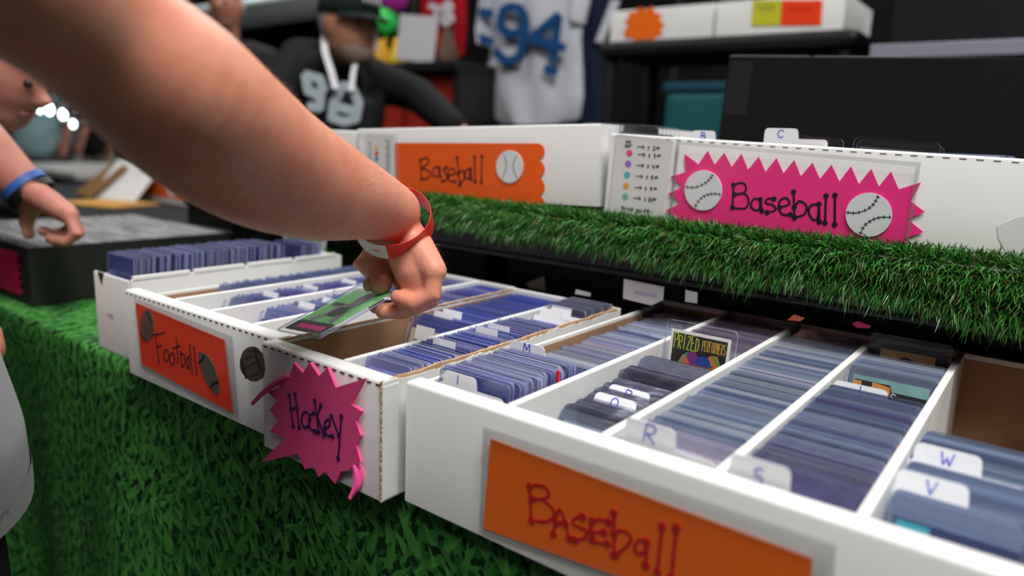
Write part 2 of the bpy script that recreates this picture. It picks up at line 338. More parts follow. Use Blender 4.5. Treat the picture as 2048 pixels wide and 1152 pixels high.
def cloth():
    prof = [(.97, 0), (.80, 0), (.6, 0), (.4, 0), (.2, 0), (.1, 0), (EDGE+.012, 0), (EDGE+.006, -.001), (EDGE+.0015, -.004), (EDGE, -.009)]
    z = -.03
    while z > -.735: prof.append((EDGE-.002, z)); z -= .045
    nx = 120; vs = []; uv = []; fs = []
    for i in range(nx+1):
        x = -1.48 + 2.73*i/nx; s = 0; last = None
        for (y, z) in prof:
            if last is not None: s += math.hypot(y-last[0], z-last[1])
            last = (y, z); k = max(0, -z-.02)
            yy = y - k*.035 - k*.05*(math.sin(x*9)+.5*math.sin(x*23+1))
            vs.append((x, yy, TZ+z)); uv.append((x, -s))
    n = len(prof)
    for i in range(nx):
        for j in range(n-1): fs.append((i*n+j, i*n+j+1, (i+1)*n+j+1, (i+1)*n+j))
    me = bpy.data.meshes.new('tablecloth'); me.from_pydata(vs, [], fs); ul = me.uv_layers.new(name='UVMap')
    for lp in me.loops: ul.data[lp.index].uv = uv[lp.vertex_index]
    o = obj('tablecloth', me, M['cloth'], smooth=True)
    md = o.modifiers.new('t', 'SOLIDIFY'); md.thickness = .0012; md.offset = 1
    tag(o, 'green tablecloth printed with grass blades hanging down the table front', 'tablecloth')
cloth()
# ---------------------------------------------------------------- corrugated card boxes
def front_wall(W, H, rim, mb, x0=0):
    pr = [(0, 0), (0, H-.0025), (.0008, H-.0008), (.0025, H), (rim-.002, H), (rim-.0006, H-.0006), (rim, H-.002), (rim, 0)]
    mb.loft([[V((x, y, z)) for y, z in pr] for x in (x0, x0+W)]); return mb
def card_box(name, label, loc, W, L, H, divs, rim=.0186, rot=None, group=None, white='white', wall=.004, dth=.0065, dashes=0, left='white', right='white', side_h=None, dash=(.006, .0012), divh=0.0):
    t = thing(name, label, 'box', loc, group, rot); wm = M[white]
    obj('bottom', MB().box((wall, rim, 0), (W-wall, L-wall, .003)), M['brown'] if left == 'brown' else wm, t, True)
    obj('front_wall', front_wall(W, H, rim, MB()), wm, t, True, True, 40)
    obj('back_wall', MB().bbox((0, L-.008, 0), (W, L, H), .0015), wm, t, True)
    sh = side_h or (H, H)
    for k, (a, b, mm, hh) in enumerate(((0, wall, left, sh[0]), (W-wall, W, right, sh[1]))):
        if mm is None: continue
        s = obj('side_wall', MB().bbox((a, rim, 0), (b, L-.008, hh), .0008), wm, t, True)
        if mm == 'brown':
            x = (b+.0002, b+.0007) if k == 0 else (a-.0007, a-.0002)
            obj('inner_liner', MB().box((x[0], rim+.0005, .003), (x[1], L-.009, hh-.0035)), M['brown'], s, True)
    for x in divs: obj('divider', MB().bbox((x, rim, .003), (x+dth, L-.008, H+divh), .0012), wm, t, True)
    if dashes:
        n = dashes
        for i in range(n):
            x = W*(i+.5)/n; o = obj('perforation_slot', MB().box((x-dash[0]/2, -.0003, H-.0026-dash[1]), (x+dash[0]/2, .0004, H-.0026)), M['slot'], t, True)
    return t
BH = -TZ-.001
BZ = TZ+.001
# front right: baseball box (row pitch 83 mm)
D0 = .0891
boxB = card_box('card_box', 'large white divided card box with orange BASEball sign on its front', (-.0015, 0, BZ), .505, .475, BH, [D0+.0015+.083*k for k in range(5)], left='brown', side_h=(BH-.004, BH))
obj('inner_liner', MB().box((.005, .475-.0087, .003), (.50, .475-.0081, BH-.006)), M['brown'], boxB, True)  # brown sheet added to darken the back wall, standing in for shelf shade
# hockey box: torn right side, brown inside
HX0, HX1, HY = -.1815, -.0135, -.0150
boxH = card_box('card_box', 'scuffed white card box with torn right wall and pink Hockey sign', (HX0, HY, BZ), HX1-HX0, .395, BH, [.0955], white='oldwhite', left='brown', right=None, dashes=15, dash=(.0055, .0013), side_h=(BH-.002, BH))
def torn_wall(t, W, L, H):
    r = random.Random(3); n = 70
    def layer(name, x0, x1, mm, base, amp, par, ph, y0=.0186):
        top = []
        for i in range(n+1):
            y = y0 + (L-.008-y0)*i/n
            top.append((y, H + base + amp*mnoise.noise(V((y*38, ph, 0))) + amp*.5*mnoise.noise(V((y*140, ph, 3)))))
        mb = MB()
        mb.loft([[V((x0 + .0012*mnoise.noise(V((y*30, ph, 7))), y, 0.0)), V((x1 + .0012*mnoise.noise(V((y*30, ph, 7))), y, 0.0)),
                  V((x1 + .0016*mnoise.noise(V((y*30, ph, 7))), y, z)), V((x0 + .0016*mnoise.noise(V((y*30, ph, 7))), y, z))] for y, z in top])
        return obj(name, mb, mm, par, True)
    c = layer('side_wall', W-.0042, W-.0012, M['torn'], .0005, .0022, t, 1.0)
    layer('outer_liner', W-.0011, W, M['oldwhite'], -.0022, .0032, c, 5.0)
    layer('inner_liner', W-.0056, W-.0043, M['torn'], -.001, .003, c, 9.0)
    # torn corner by the front: exposed corrugation down the edge
    mb = MB(); pts = []
    for i in range(26):
        z = H*i/25; pts.append((W-.0012+.0006*mnoise.noise(V((z*160, 2, 0))), -.0002+.0006*mnoise.noise(V((z*160, 7, 0))), z))
    obj('torn_edge', mb.sweep(pts, [.0011]*26, 6), M['torn'], t, True)
    obj('side_flap', MB().bbox((W-.0012, .0008, .001), (W+.0004, .0185, H-.004), .0004), M['oldwhite'], t, True)
    mb = MB(); pts = []
    for i in range(9):
        y = .001 + .019*i/8; pts.append((W-.003+.001*mnoise.noise(V((y*300, 1, 0))), y, H-.0018+.0015*mnoise.noise(V((y*200, 4, 0)))))
    obj('torn_edge', mb.sweep(pts, [.0021]*9, 6), M['torn'], t, True)
torn_wall(boxH, HX1-HX0, .395, BH)
obj('torn_edge', MB().sweep([(.0035+.0008*mnoise.noise(V((y*.3, 0, 0))), .02+.0042*y, BH-.001+.0008*mnoise.noise(V((y*.7, 3, 0)))) for y in range(88)], [.0013+.0006*mnoise.noise(V((q*.9, 5, 0))) for q in range(88)], 6), M['torn'], boxH, True)
# football box
FX0, FX1, FY = -.491, -.1825, .001
boxF = card_box('card_box', 'white card box with red-orange Football sign on its front', (FX0, FY, BZ), FX1-FX0, .385, BH, [-.4093-FX0, -.3322-FX0, -.2496-FX0], left='brown', dashes=28, dash=(.0045, .0011), side_h=(BH-.010, BH-.002), white='white')
# single-row box at the far left of the football box
boxS = card_box('card_box', 'narrow single-row white card box with notched front wall beside Football box', (-.634, .026, BZ), .099, .345, BH+.001, [], rim=.004, side_h=(BH-.004, BH+.002))
for i in range(4): obj('wall_tab', MB().bbox((.0945, .006+.083*i, BH+.0005), (.1, .006+.083*i+.077, BH+.006), .001), M['white'], boxS, True)
obj('wall_notch', MB().prism([(.012, -.0004, BH+.0012), (.030, -.0004, BH+.0012), (.022, -.0004, BH-.017)], (0, .0006, 0)), M['slot'], boxS, True)
mb = MB()
for u, s_ in enumerate(([(0, 0), (.004, .001)], [(.008, -.002), (.008, .002), (.011, .0), (.013, .002), (.013, -.002)], [(.016, .003), (.019, .002), (.019, -.003), (.016, -.003)])): mb.stroke([(.030+x_, -.0003, .050+z_) for x_, z_ in s_], .0012, (0, -1, 0))
obj('printed_mark', mb, mat('grey_box_print', (.25, .25, .26), .7), boxS, True)
# far-left black box of clear holders, pink sign on its front
bb = card_box('card_box', 'black card box full of clear sleeves with pink scalloped sign', (-1.36, .05, BZ), .425, .375, .0985, [], white='blackcard', rim=.005)
# ---------------------------------------------------------------- shelf above the rear of the boxes
SHZ, SHY = .100, .392
sh = thing('tabletop_shelf', 'black plastic shelf carrying the upper card boxes over the table', 'shelf', (-.4, .6, TZ))
obj('shelf_board', MB().bbox((-.985, SHY, SHZ-.018), (.98, .96, SHZ), .004), M['black'], sh)
obj('front_apron', MB().bbox((-.985, SHY+.004, SHZ-.056), (.98, SHY+.016, SHZ-.016), .003), M['black'], sh)
obj('lower_lip', MB().bbox((-.985, SHY+.002, SHZ-.063), (.98, SHY+.022, SHZ-.056), .003), M['black'], sh)
for x in (-.94, -.76, .55, .93):
    for y in (.505, .93): obj('post', MB().sweep([(x, y, TZ), (x, y, SHZ-.018)], [.018, .018], 12), M['black'], sh)
bins = []
for (x0, x1, l) in ((-1.26, -.77, 'black storage bin behind the black card box'), (-.72, -.33, 'black storage bin under shelf behind the Football box'), (-.29, .02, 'black storage bin under shelf behind the Hockey box'), (.06, .50, 'black storage bin under shelf behind the BASEball box')):
    b = thing('storage_bin', l, 'bin', ((x0+x1)/2, .62, TZ), group='bins under the shelf')
    obj('tub', MB().bbox((x0, .50, TZ+.001), (x1, .74, .018), .006), M['blackcard'], b)
    obj('lid', MB().bbox((x0-.004, .495, .018), (x1+.004, .745, .030), .004), M['black'], b); bins.append(b)
# upper boxes
UY, UL = .420, .36
def tilt(a): return (0, math.radians(a), 0)
boxU = card_box('card_box', 'upper white card box with pink spiky Baseball sign', (-.0705, UY, SHZ+.004), .50, UL, .1085, [.083, .166, .249, .332, .415], rot=tilt(1.6))
boxO = card_box('card_box', 'upper white card box with orange scalloped Baseball sign', (-.548, UY, SHZ+.001), .468, UL, .106, [.08, .16, .24, .32, .40], rot=tilt(-2.1))
boxO2 = card_box('card_box', 'upper white card box left of the orange Baseball sign', (-.975, UY, SHZ+.0005), .420, UL, .1035, [.08, .16, .24, .32])
obj('torn_patch', MB().prism([(.425, -.0004, .045), (.44, -.0004, .056), (.452, -.0004, .058), (.452, -.0004, .018), (.436, -.0004, .022), (.428, -.0004, .034)], (0, .0005, 0)), M['paper'], boxU, True)
# artificial turf folded over the shelf edge
def turf():
    r = random.Random(5); vs = []; fs = []; cols = []
    def width(x): return .022 + .024*min(1, max(0, (x+.25)/.55)) + .004*math.sin(x*21) + .003*math.sin(x*57)
    for k in range(30000):
        x = r.uniform(-.72, .62) if r.random() < .12 else r.uniform(-.42, .60)
        u = r.random()
        top = .034; drop = width(x); tot = top+drop; s = u*tot
        if s < top: root = V((x, .424-s, SHZ+.002)); n = V((0, -.12, 1))
        else:
            q = s-top; root = V((x, .3885-min(.004, q*.3), SHZ+.001-q)); n = V((0, -1, .25 if q < drop*.6 else -.5))
        d = (n.normalized() + V((r.gauss(0, .55), r.gauss(0, .4)-.15, r.gauss(0, .38)-.05))).normalized()
        ln = r.uniform(.011, .025); wd = r.uniform(.0005, .0009)
        side = d.cross(V((r.gauss(0, 1), r.gauss(0, 1), r.gauss(0, 1)))).normalized()*wd
        mid = root + d*ln*.55; tip = root + d*ln + V((0, 0, -ln*r.uniform(.1, .45)))
        if tip.y > .418 and root.y < .42: tip.y = .4175
        b = len(vs); vs += [root-side, root+side, mid+side*.8, mid-side*.8, tip]; fs += [(b, b+1, b+2, b+3), (b+3, b+2, b+4)]
        g = r.random()
        if g < .12: c = (.10, .075, .02)
        elif g < .2: c = (.16, .34, .07)
        else: gg = r.uniform(.6, 1.25); c = (.034*gg, .215*gg, .018*gg)
        cols += [c]*2
    b = len(vs); n0 = 2*30000
    pr = [(.4255, SHZ+.0012), (.3905, SHZ+.0012), (.3885, SHZ-.001)]
    xs = [-.72+.03*i for i in range(45)]
    for x in xs:
        pz = SHZ-width(x)
        for (y, z) in pr + [(.3875, pz), (.3890, pz-.002)]: vs.append(V((x, y, z)))
    for i in range(len(xs)-1):
        for j in range(4): fs.append((b+i*5+j, b+i*5+j+1, b+(i+1)*5+j+1, b+(i+1)*5+j)); cols.append((.008, .035, .008))
    me = bpy.data.meshes.new('turf'); me.from_pydata(vs, [], fs)
    ca = me.color_attributes.new('Col', 'BYTE_COLOR', 'CORNER')
    for p, c in zip(me.polygons, cols):
        for li in p.loop_indices: ca.data[li].color_srgb = [x**(1/2.2) for x in c] + [1]
    o = bpy.data.objects.new('artificial_grass', me); me.materials.append(M['blade']); COL.objects.link(o)
    tag(o, 'shaggy strip of artificial grass draped over the shelf front edge', 'grass', kind='stuff')
turf()
# ---------------------------------------------------------------- card holders (rigid clear sleeves) standing in rows
HW, HH, HT = .0750, .1015, .0019
def rounded(w, h, r, n=3, y=0.0):
    o = []
    for cx, cz, a0 in ((w/2-r, r, -90), (w/2-r, h-r, 0), (-w/2+r, h-r, 90), (-w/2+r, r, 180)):
        for i in range(n+1):
            a = math.radians(a0+90*i/n); o.append((cx+r*math.cos(a), y, cz+r*math.sin(a)))
    return o
def sleeve_mesh():
    mb = MB(); mb.prism(rounded(HW, HH, .004, 3, -HT/2), (0, HT, 0), 0, side=1)
    me = bpy.data.meshes.new('sleeve'); me.from_pydata(mb.v, [], mb.f); me.polygons.foreach_set('material_index', mb.m)
    me.materials.append(M['sleeve']); me.materials.append(M['sleeveedge']); return me
def slab_mesh(name, w, h, z0, t, mm):
    mb = MB().box((-w/2, -t/2, z0), (w/2, t/2, z0+h)); me = bpy.data.meshes.new(name); me.from_pydata(mb.v, [], mb.f); me.materials.append(mm); return me
SLEEVE = sleeve_mesh(); CARD = slab_mesh('card', .0635, .0885, .004, .0007, M['card'])
BLUE = [(.10, .12, .42), (.16, .18, .55), (.22, .20, .55), (.30, .32, .62), (.08, .09, .30), (.35, .40, .72), (.5, .52, .75)]
DEEP = [(.05, .09, .50), (.07, .12, .62), (.10, .16, .66), (.14, .20, .70), (.06, .08, .42), (.3, .36, .75)]
NAVY = [(.02, .03, .045), (.03, .04, .055), (.24, .29, .36), (.015, .02, .03), (.09, .11, .14), (.36, .42, .50), (.03, .035, .06)]
PALE = [(.55, .62, .72), (.66, .72, .78), (.46, .54, .68), (.78, .82, .85), (.36, .44, .54), (.56, .50, .58), (.88, .90, .92), (.56, .64, .62), (.28, .32, .40)]
MIX = [(.13, .12, .27), (.24, .22, .42), (.07, .09, .14), (.18, .22, .32), (.32, .26, .38), (.09, .10, .15), (.32, .37, .46), (.17, .15, .34), (.05, .06, .09)]
STEEL = [(.26, .34, .48), (.34, .42, .55), (.18, .24, .36), (.42, .50, .60), (.38, .44, .56)]
VIO = [(.16, .14, .46), (.22, .20, .58), (.30, .30, .66), (.40, .42, .74), (.18, .20, .50), (.48, .52, .74)]
SILV = [(.75, .75, .76), (.85, .85, .86), (.66, .66, .68), (.92, .92, .92)]
FZ = BZ + .0032                                   # inside floor of the boxes
holders = []                                      # x, y, z, lean, width factor, height factor, colour, row label, group
def row(x0, x1, y0, y1, lean, pal, label, dz=0.0, hf=1.0, pitch=.0027, jit=.05, jz=.0012, seed=0, runs=True):
    r = random.Random(seed+int(1000*abs(x0))); y = y0; wf = min(1.0, (x1-x0-.0012)/HW); base = None; left = 0; cx = (x0+x1)/2
    while y < y1:
        if left <= 0: base = r.choice(pal); left = r.randint(1, 3) if runs else 1
        left -= 1; g = r.uniform(.5, 1.35)
        ln = lean + r.gauss(0, jit*.25)
        slack = max(0, (x1-x0) - HW*wf - .0006)/2
        holders.append([cx + r.uniform(-1, 1)*min(slack, .004), y, FZ+dz+abs(r.gauss(0, jz)), ln, wf, hf, tuple(min(1, c*g) for c in base), label])
        y += pitch/max(.6, math.cos(lean))*r.uniform(.9, 1.12)
    return y
def span(k): return (D0+.083*(k-1)+.0068, D0+.083*k-.0003) if k else (.0030, D0-.0003)
yM = .112
row(*span(0), .0245, yM-.002, .10, BLUE, 'clear blue-edged card holder between the L and M tabs', dz=.0085, seed=1, pitch=.0022, jz=.0007)
row(*span(0), yM+.006, .425, .50, PALE+BLUE[4:], 'clear card holder behind the M tab along brown cardboard wall', dz=-.001, seed=2, pitch=.0030)
row(*span(1), .0265, .066, .62, NAVY, 'dark-edged card holder in front of the O tab', seed=3, runs=False, pitch=.0026)
row(*span(1), .069, .092, .60, NAVY, 'dark-edged card holder between the O and P tabs', seed=4, runs=False, pitch=.0026)
row(*span(1), .096, .126, .56, MIX[:3]+NAVY, 'dark violet card holder just behind the P tab', seed=5, runs=False, pitch=.0027)
row(*span(1), .139, .158, .48, NAVY+MIX[:1], 'card holder leaning in the dark clump behind the P tab', seed=6, pitch=.0027, dz=.003)
row(*span(1), .178, .196, .44, NAVY+MIX[:2], 'card holder leaning alone in front of the PRIZED card', seed=7, pitch=.0028, dz=.004)
row(*span(1), .305, .440, .18, [(.30, .14, .18), (.35, .2, .25), (.22, .2, .28), (.4, .33, .4)], 'reddish card holder behind the PRIZED card', seed=8, pitch=.0032)
row(*span(2), .030, .432, .32, PALE+STEEL+[(.70, .74, .78)], 'clear pale card holder in the row behind the R tab', seed=9, pitch=.0028)
row(*span(3), .030, .238, .26, MIX+STEEL[:2], 'violet and slate card holder behind the S tab', seed=10, pitch=.0029, dz=.001)
row(*span(3), .318, .372, .22, STEEL+PALE[:3], 'clear card holder behind the orange and black card', seed=11, pitch=.0030)
row(*span(4), .0335, .060, .46, STEEL, 'clear card holder in front of the V tab', seed=12, pitch=.0029)
row(*span(4), .064, .112, .44, STEEL, 'clear slate card holder between the V and W tabs', seed=13, pitch=.0029)
row(*span(4), .116, .178, .40, STEEL+[(.10, .34, .32)], 'clear slate card holder behind the W tab', seed=14, pitch=.0029)
# hockey box
hd = HX0+.0955
row(HX0+.0052, hd-.0003, .150, .362, .28, DEEP, 'blue card holder behind the empty brown slot of the Hockey box', seed=15, dz=-.001)
row(hd+.0068, HX1-.0072, .010, .232, .16, DEEP+VIO, 'blue card holder along the torn wall of the Hockey box', seed=16, dz=.001)
row(hd+.0068, HX1-.0072, .240, .282, .42, SILV+VIO, 'greyish card holder leaning near the back of the Hockey box', seed=17)
row(hd+.0068, HX1-.0072, .306, .362, .10, [(.10, .09, .16), (.16, .15, .26), (.22, .2, .3)], 'grey-violet card holder standing tall at the back of the Hockey box', seed=18, dz=.006)
# football box
row(FX0+.0052, -.4096, .085, .365, .38, [(.22, .28, .46), (.30, .36, .56), (.18, .22, .40)], 'card holder in the Football box row nearest the narrow box', seed=19, pitch=.0034)
row(-.4024, -.3325, .052, .365, .36, VIO, 'violet card holder in the second row of the Football box', seed=20, pitch=.0033)
row(-.3254, -.2499, .052, .365, .36, VIO, 'violet card holder in the third row of the Football box', seed=21, pitch=.0033)
row(-.2428, -.1875, .19, .365, .30, VIO+DEEP, 'blue card holder in the Football box row under the held card', seed=22, pitch=.0033)
# narrow box, black box, upper boxes
row(-.6295, -.5395, .036, .262, .06, [(.10, .12, .36), (.14, .15, .42), (.2, .2, .45)], 'card holder standing tall in the narrow single-row box', seed=23, dz=.027, pitch=.0031)
row(-.6295, -.5395, .290, .330, .10, [(.2, .22, .5), (.12, .13, .4)], 'card holder at the back of the narrow single-row box', seed=24, dz=.022, pitch=.0031)
for k in range(5): row(-1.353+.0825*k, -1.353+.0825*k+.0795, .062, .415, .12, SILV, 'clear grey sleeve packed in the black card box', seed=30+k, dz=-.0075, pitch=.0060)
for bx, n_ in ((-.0705, 5), (-.548, 5), (-.975, 4)):
    for k in range(n_): row(bx+.083*k+.0075, bx+.083*k+.0815, UY+.024, UY+.32, .42, BLUE+PALE, 'card holder inside an upper box', seed=50+k, dz=SHZ+.0085-FZ+(.006 if bx == -.548 else 0), pitch=.0062)
row(*span(5), .03, .40, .30, PALE+STEEL, 'card holder in the rightmost row of the BASEball box', seed=61, pitch=.0045)
holders.sort(key=lambda h: (V((h[0], h[1], h[2]+.1))-CAM).length + (9 if 'upper box' in h[7] or 'rightmost row' in h[7] else 0))
NEAR = 296
for h in holders[:NEAR]:
    o = bpy.data.objects.new('card_holder', SLEEVE); COL.objects.link(o); o.location = h[:3]; o.rotation_euler = (-h[3], 0, rnd.gauss(0, .006)); o.scale = (h[4], 1, h[5]); o.color = (*h[6], 1)
    tag(o, h[7], 'card holder', 'card holders ' + h[7].split('card holder ')[-1])
    c = bpy.data.objects.new('card', CARD); COL.objects.link(c); c.parent = o; c.color = (*h[6], 1)
def far_cards():
    vs = []; fs = []; ms = []; cols = []
    for h in holders[NEAR:]:
        R = Matrix.Rotation(-h[3], 3, 'X'); p0 = V(h[:3])
        for (w, z0, hh, t, mi) in ((HW*h[4], 0, HH*h[5], HT, 0), (.0635*min(1, h[4]*1.05), .004, .0885, .0007, 2)):
            b = len(vs); mb = MB().box((-w/2, -t/2, z0), (w/2, t/2, z0+hh))
            vs += [p0 + R @ p for p in mb.v]; fs += [tuple(b+i for i in f) for f in mb.f]
            sv = h[7].startswith('clear grey sleeve'); ms += ([3]*6 if sv and mi == 0 else [1, 1, 0, 1, 0, 1] if mi == 0 else [2]*6); cols += [h[6]]*6
    me = bpy.data.meshes.new('far'); me.from_pydata(vs, [], fs); me.polygons.foreach_set('material_index', ms)
    for k in ('sleevefar', 'sleeveedgefar', 'cardstuff', 'silver'): me.materials.append(M[k])
    ca = me.color_attributes.new('Col', 'FLOAT_COLOR', 'CORNER')
    for p, c in zip(me.polygons, cols):
        for li in p.loop_indices: ca.data[li].color = (*c, 1)
    o = bpy.data.objects.new('card_holders', me); COL.objects.link(o)
    tag(o, 'rows of clear card holders farther back in the boxes', 'card holders', kind='stuff')
far_cards()
# ---------------------------------------------------------------- index dividers
GLY = {'L': [[(.3, 1), (.3, .1)]], 'M': [[(0, 0), (.12, 1), (.5, .3), (.88, 1), (1, 0)]], 'O': [arc((.5, .5), .45, .5, 80, 440)], 'P': [[(.15, 0), (.15, 1)], [(.15, 1), (.7, .95), (.9, .75), (.7, .5), (.15, .45)]],
       'R': [[(.1, 0), (.25, 1)], [(.25, 1), (.8, 1), (.95, .75), (.7, .5), (.2, .45)], [(.35, .45), (.9, 0)]], 'S': [arc((.5, .73), .3, .27, 30, 270) + arc((.5, .25), .33, .25, 90, -150)],
       'W': [[(0, 1), (.25, 0), (.5, .6), (.75, 0), (1, 1)]], 'V': [[(.1, 1), (.5, 0), (.9, 1)]], 'C': [arc((.5, .5), .45, .5, 40, 320)], 'B': [[(.1, 0), (.1, 1), (.7, .9), (.75, .6), (.1, .52), (.85, .42), (.85, .1), (.1, 0)]],
       'T': [[(.5, 1), (.5, 0)]], 'E': [[(.9, 1), (.1, 1), (.1, 0), (.9, 0)], [(.1, .5), (.7, .5)]]}
def divider(letter, x, y, z, lean, label, tx=-.018, tw=.036, w=.0735, h=.095, th=.011, hl=.0085, mm=None, wl=.0075):
    t = thing('index_divider', label, 'divider', (x, y, z), 'lettered index dividers', (-lean, 0, 0))
    r = .0045; pts = [(-w/2, 0), (w/2, 0)]
    def cr(cx, cz, a0): return [(cx+r*math.cos(math.radians(a0+90*i/4)), cz+r*math.sin(math.radians(a0+90*i/4))) for i in range(5)]
    pts += cr(w/2-r, h-r, 0) + [(tx+tw/2+.001, h)] + cr(tx+tw/2-r, h+th-r, 0) + cr(tx-tw/2+r, h+th-r, 90)
    if tx-tw/2 > -w/2+.002: pts += [(tx-tw/2, h)] + cr(-w/2+r, h-r, 90)
    obj('plate', MB().prism([(px, -.0004, pz) for px, pz in pts], (0, .0008, 0)), mm or M['tab'], t, True)
    mb = MB()
    for s in GLY[letter]: mb.stroke([(tx+(u-.5)*wl, -.00045, h+th*.5+(v-.5)*hl-.0005) for u, v in s], .0009, (0, -1, 0))
    obj('letter', mb, M['inkblue'], t, True); return t
cx = lambda k: sum(span(k))/2
divider('L', .043, .0225, FZ+.004, .06, 'white index divider marked L at front of the BASEball box', tx=-.012, w=.070, h=.0955, th=.0105)
divider('M', cx(0)-.002, yM+.001, FZ+.011, .10, 'white index divider with blue M beside the torn wall', tx=-.014, tw=.040, h=.0985, th=.008)
divider('O', cx(1)+.001, .0665, FZ+.001, .60, 'white index divider with blue O among dark card holders', tx=-.010, tw=.040, h=.095, th=.011)
divider('P', cx(1)+.001, .0925, FZ+.001, .58, 'white index divider with blue P behind the O divider', tx=-.010, tw=.040, h=.095, th=.011)
divider('R', cx(2)-.000, .0215, FZ+.002, .03, 'large white index divider with blue R at row front', tx=-.011, tw=.037, h=.1010, th=.0140, hl=.0125, wl=.010)
divider('S', cx(3)-.003, .0210, FZ+.002, .03, 'white index divider with blue S at front of next row', tx=-.016, tw=.037, h=.0925, th=.0195, hl=.010)
divider('V', cx(4)-.006, .0570, FZ+.0045, .44, 'white index divider with blue V in the nearest row', tx=-.012, tw=.040, h=.095, th=.013)
divider('W', cx(4)-.006, .1130, FZ+.005, .40, 'white index divider with blue W in the nearest row', tx=-.010, tw=.040, h=.095, th=.013)
divider('T', cx(3)-.002, .2400, FZ+.0015, .32, 'pale index divider with a blue stroke behind violet card holders', tx=-.012, tw=.044, h=.0955, th=.010)
# ---------------------------------------------------------------- hand-lettered signs on the boxes
def pen(mb, strokes, Z, Y, w, dot=0.0, close=(), mi=0):
    for s in strokes: mb.stroke([onY(Z(*p), Y) for p in s], w, (0, -1, 0), dots=(dot, dot), mi=mi)
    return mb
def sm(p, n=5): return [tuple(q) for q in curve([(a, b, 0) for a, b in p], n)] if len(p) > 2 else p
def s2(lst): return [[(q[0], q[1]) for q in sm(s)] for s in lst]
def flat(mb, pts, Z, Y, th=.0006, mi=0, side=None): return mb.prism([onY(Z(*p), Y) for p in pts], (0, th, 0), mi, side)
I = lambda x, y: (x, y)
def margin(fl, inner, par):
    for i in range(4):
        j = (i+1) % 4; q = [fl[i], fl[j], V((inner[j].x, fl[j].y, inner[j].z)), V((inner[i].x, fl[i].y, inner[i].z))]
        obj('sleeve_margin', MB().prism([p-V((0, .0001, 0)) for p in q], (0, .0003, 0)), M['filmedge'], par)
def inset(fl, k):
    c = sum(fl, V((0, 0, 0)))/4; return [p + V((k if c.x > p.x else -k, 0, k if c.z > p.z else -k)) for p in fl]
# BASEball, front right
Z = zm(940, 840, 3.692); Y = -.0016
s = thing('sign', 'orange sign in clear sleeve hand-lettered BASEball, on the large front box', 'sign', onY(Z(100, 800), 0))
card_q = [Z(150, 138), (1624.7, 1117.6), (1610, 1290), Z(95, 800)]
pl = [onY(p, Y) for p in card_q]
obj('card', MB().prism(pl, (0, .0006, 0)), M['orange'], s)
fl = [onY(p, Y-.0012) for p in (Z(98, 50), (1672, 1090), (1660, 1290), Z(68, 815))]
fl[2].z = max(fl[2].z, -.118)
sl = obj('clear_sleeve', MB().prism(fl, (0, .0003, 0)), M['film'], s); margin(fl, pl, sl)
mb = MB()
for a, b in ((0, 1), (3, 0), (1, 2)): mb.sweep([fl[a]-V((0, .0004, 0)), fl[b]-V((0, .0004, 0))], [.0009, .0009], 6)
obj('sleeve_seam', mb, M['film'], sl)
base = [s2([[(440, 490), (455, 745)], [(440, 490), (500, 480), (560, 500), (585, 545), (550, 580), (460, 580)], [(460, 580), (540, 590), (600, 640), (625, 690), (600, 735), (540, 750), (455, 740)]]),
        s2([[(618, 840), (663, 655), (735, 872)], [(640, 755), (705, 760)]]), s2([[(835, 712), (790, 720), (760, 755), (800, 790), (860, 815), (850, 870), (780, 885)]]),
        s2([[(1025, 752), (960, 735), (905, 745)], [(905, 745), (890, 800), (905, 880)], [(905, 828), (990, 830)], [(905, 880), (950, 905), (1015, 912)]]),
        s2([[(1065, 685), (1065, 995)], [(1065, 840), (1120, 815), (1190, 860), (1160, 930), (1080, 990)]]), s2([[(1305, 900), (1260, 885), (1220, 920), (1230, 980), (1290, 975), (1308, 910), (1300, 1070)]]),
        [[(1420, 785), (1385, 1120)]], [[(1525, 792), (1490, 1160)]]]
mb = MB()
for g in base: pen(mb, g, Z, Y, .0027, .0031)
obj('lettering', mb, M['inkred'], s)
# Football
Z = zm(260, 590, 4.43); Y = FY-.0016
s = thing('sign', 'red-orange sign in clear sleeve hand-lettered Football, two football cutouts', 'sign', onY(Z(100, 640), FY))
obj('card', MB().prism([onY(Z(*p), Y) for p in ((47, 68), (838, 400), (912, 1048), (105, 612))], (0, .0006, 0)), M['orangered'], s)
fl = [onY(Z(*p), Y-.0012) for p in ((35, 25), (905, 370), (965, 1105), (90, 632))]
sl = obj('clear_sleeve', MB().prism(fl, (0, .0003, 0)), M['film'], s); margin(fl, [onY(Z(*p), Y) for p in ((47, 68), (838, 400), (912, 1048), (105, 612))], sl)
mb = MB()
for a, b in ((0, 1), (1, 2), (2, 3), (3, 0)): mb.sweep([fl[a], fl[b]], [.0008, .0008], 6)
obj('sleeve_seam', mb, M['film'], sl)
f1 = obj('football_cutout', flat(MB(), arc((150, 272), 58, 138, 0, 360, 26, -.03)[:-1], Z, Y-.0006), M['foot'], s)
obj('stripe', pen(MB(), [[(150, 145), (165, 195), (200, 250)], [(98, 330), (115, 380), (140, 405)]], Z, Y-.0007, .0022), M['ink'], f1)
lens = [(605, 503), (660, 515), (710, 565), (750, 640), (778, 730), (790, 820), (785, 885), (745, 865), (700, 815), (660, 740), (625, 650), (605, 570)]
f2 = obj('football_cutout', flat(MB(), lens, Z, Y-.0006), M['foot'], s)
obj('stripe', pen(MB(), s2([[(610, 600), (640, 575), (655, 530)], [(718, 825), (735, 785), (785, 770)]]), Z, Y-.0007, .0026), M['ink'], f2)
mb = MB()
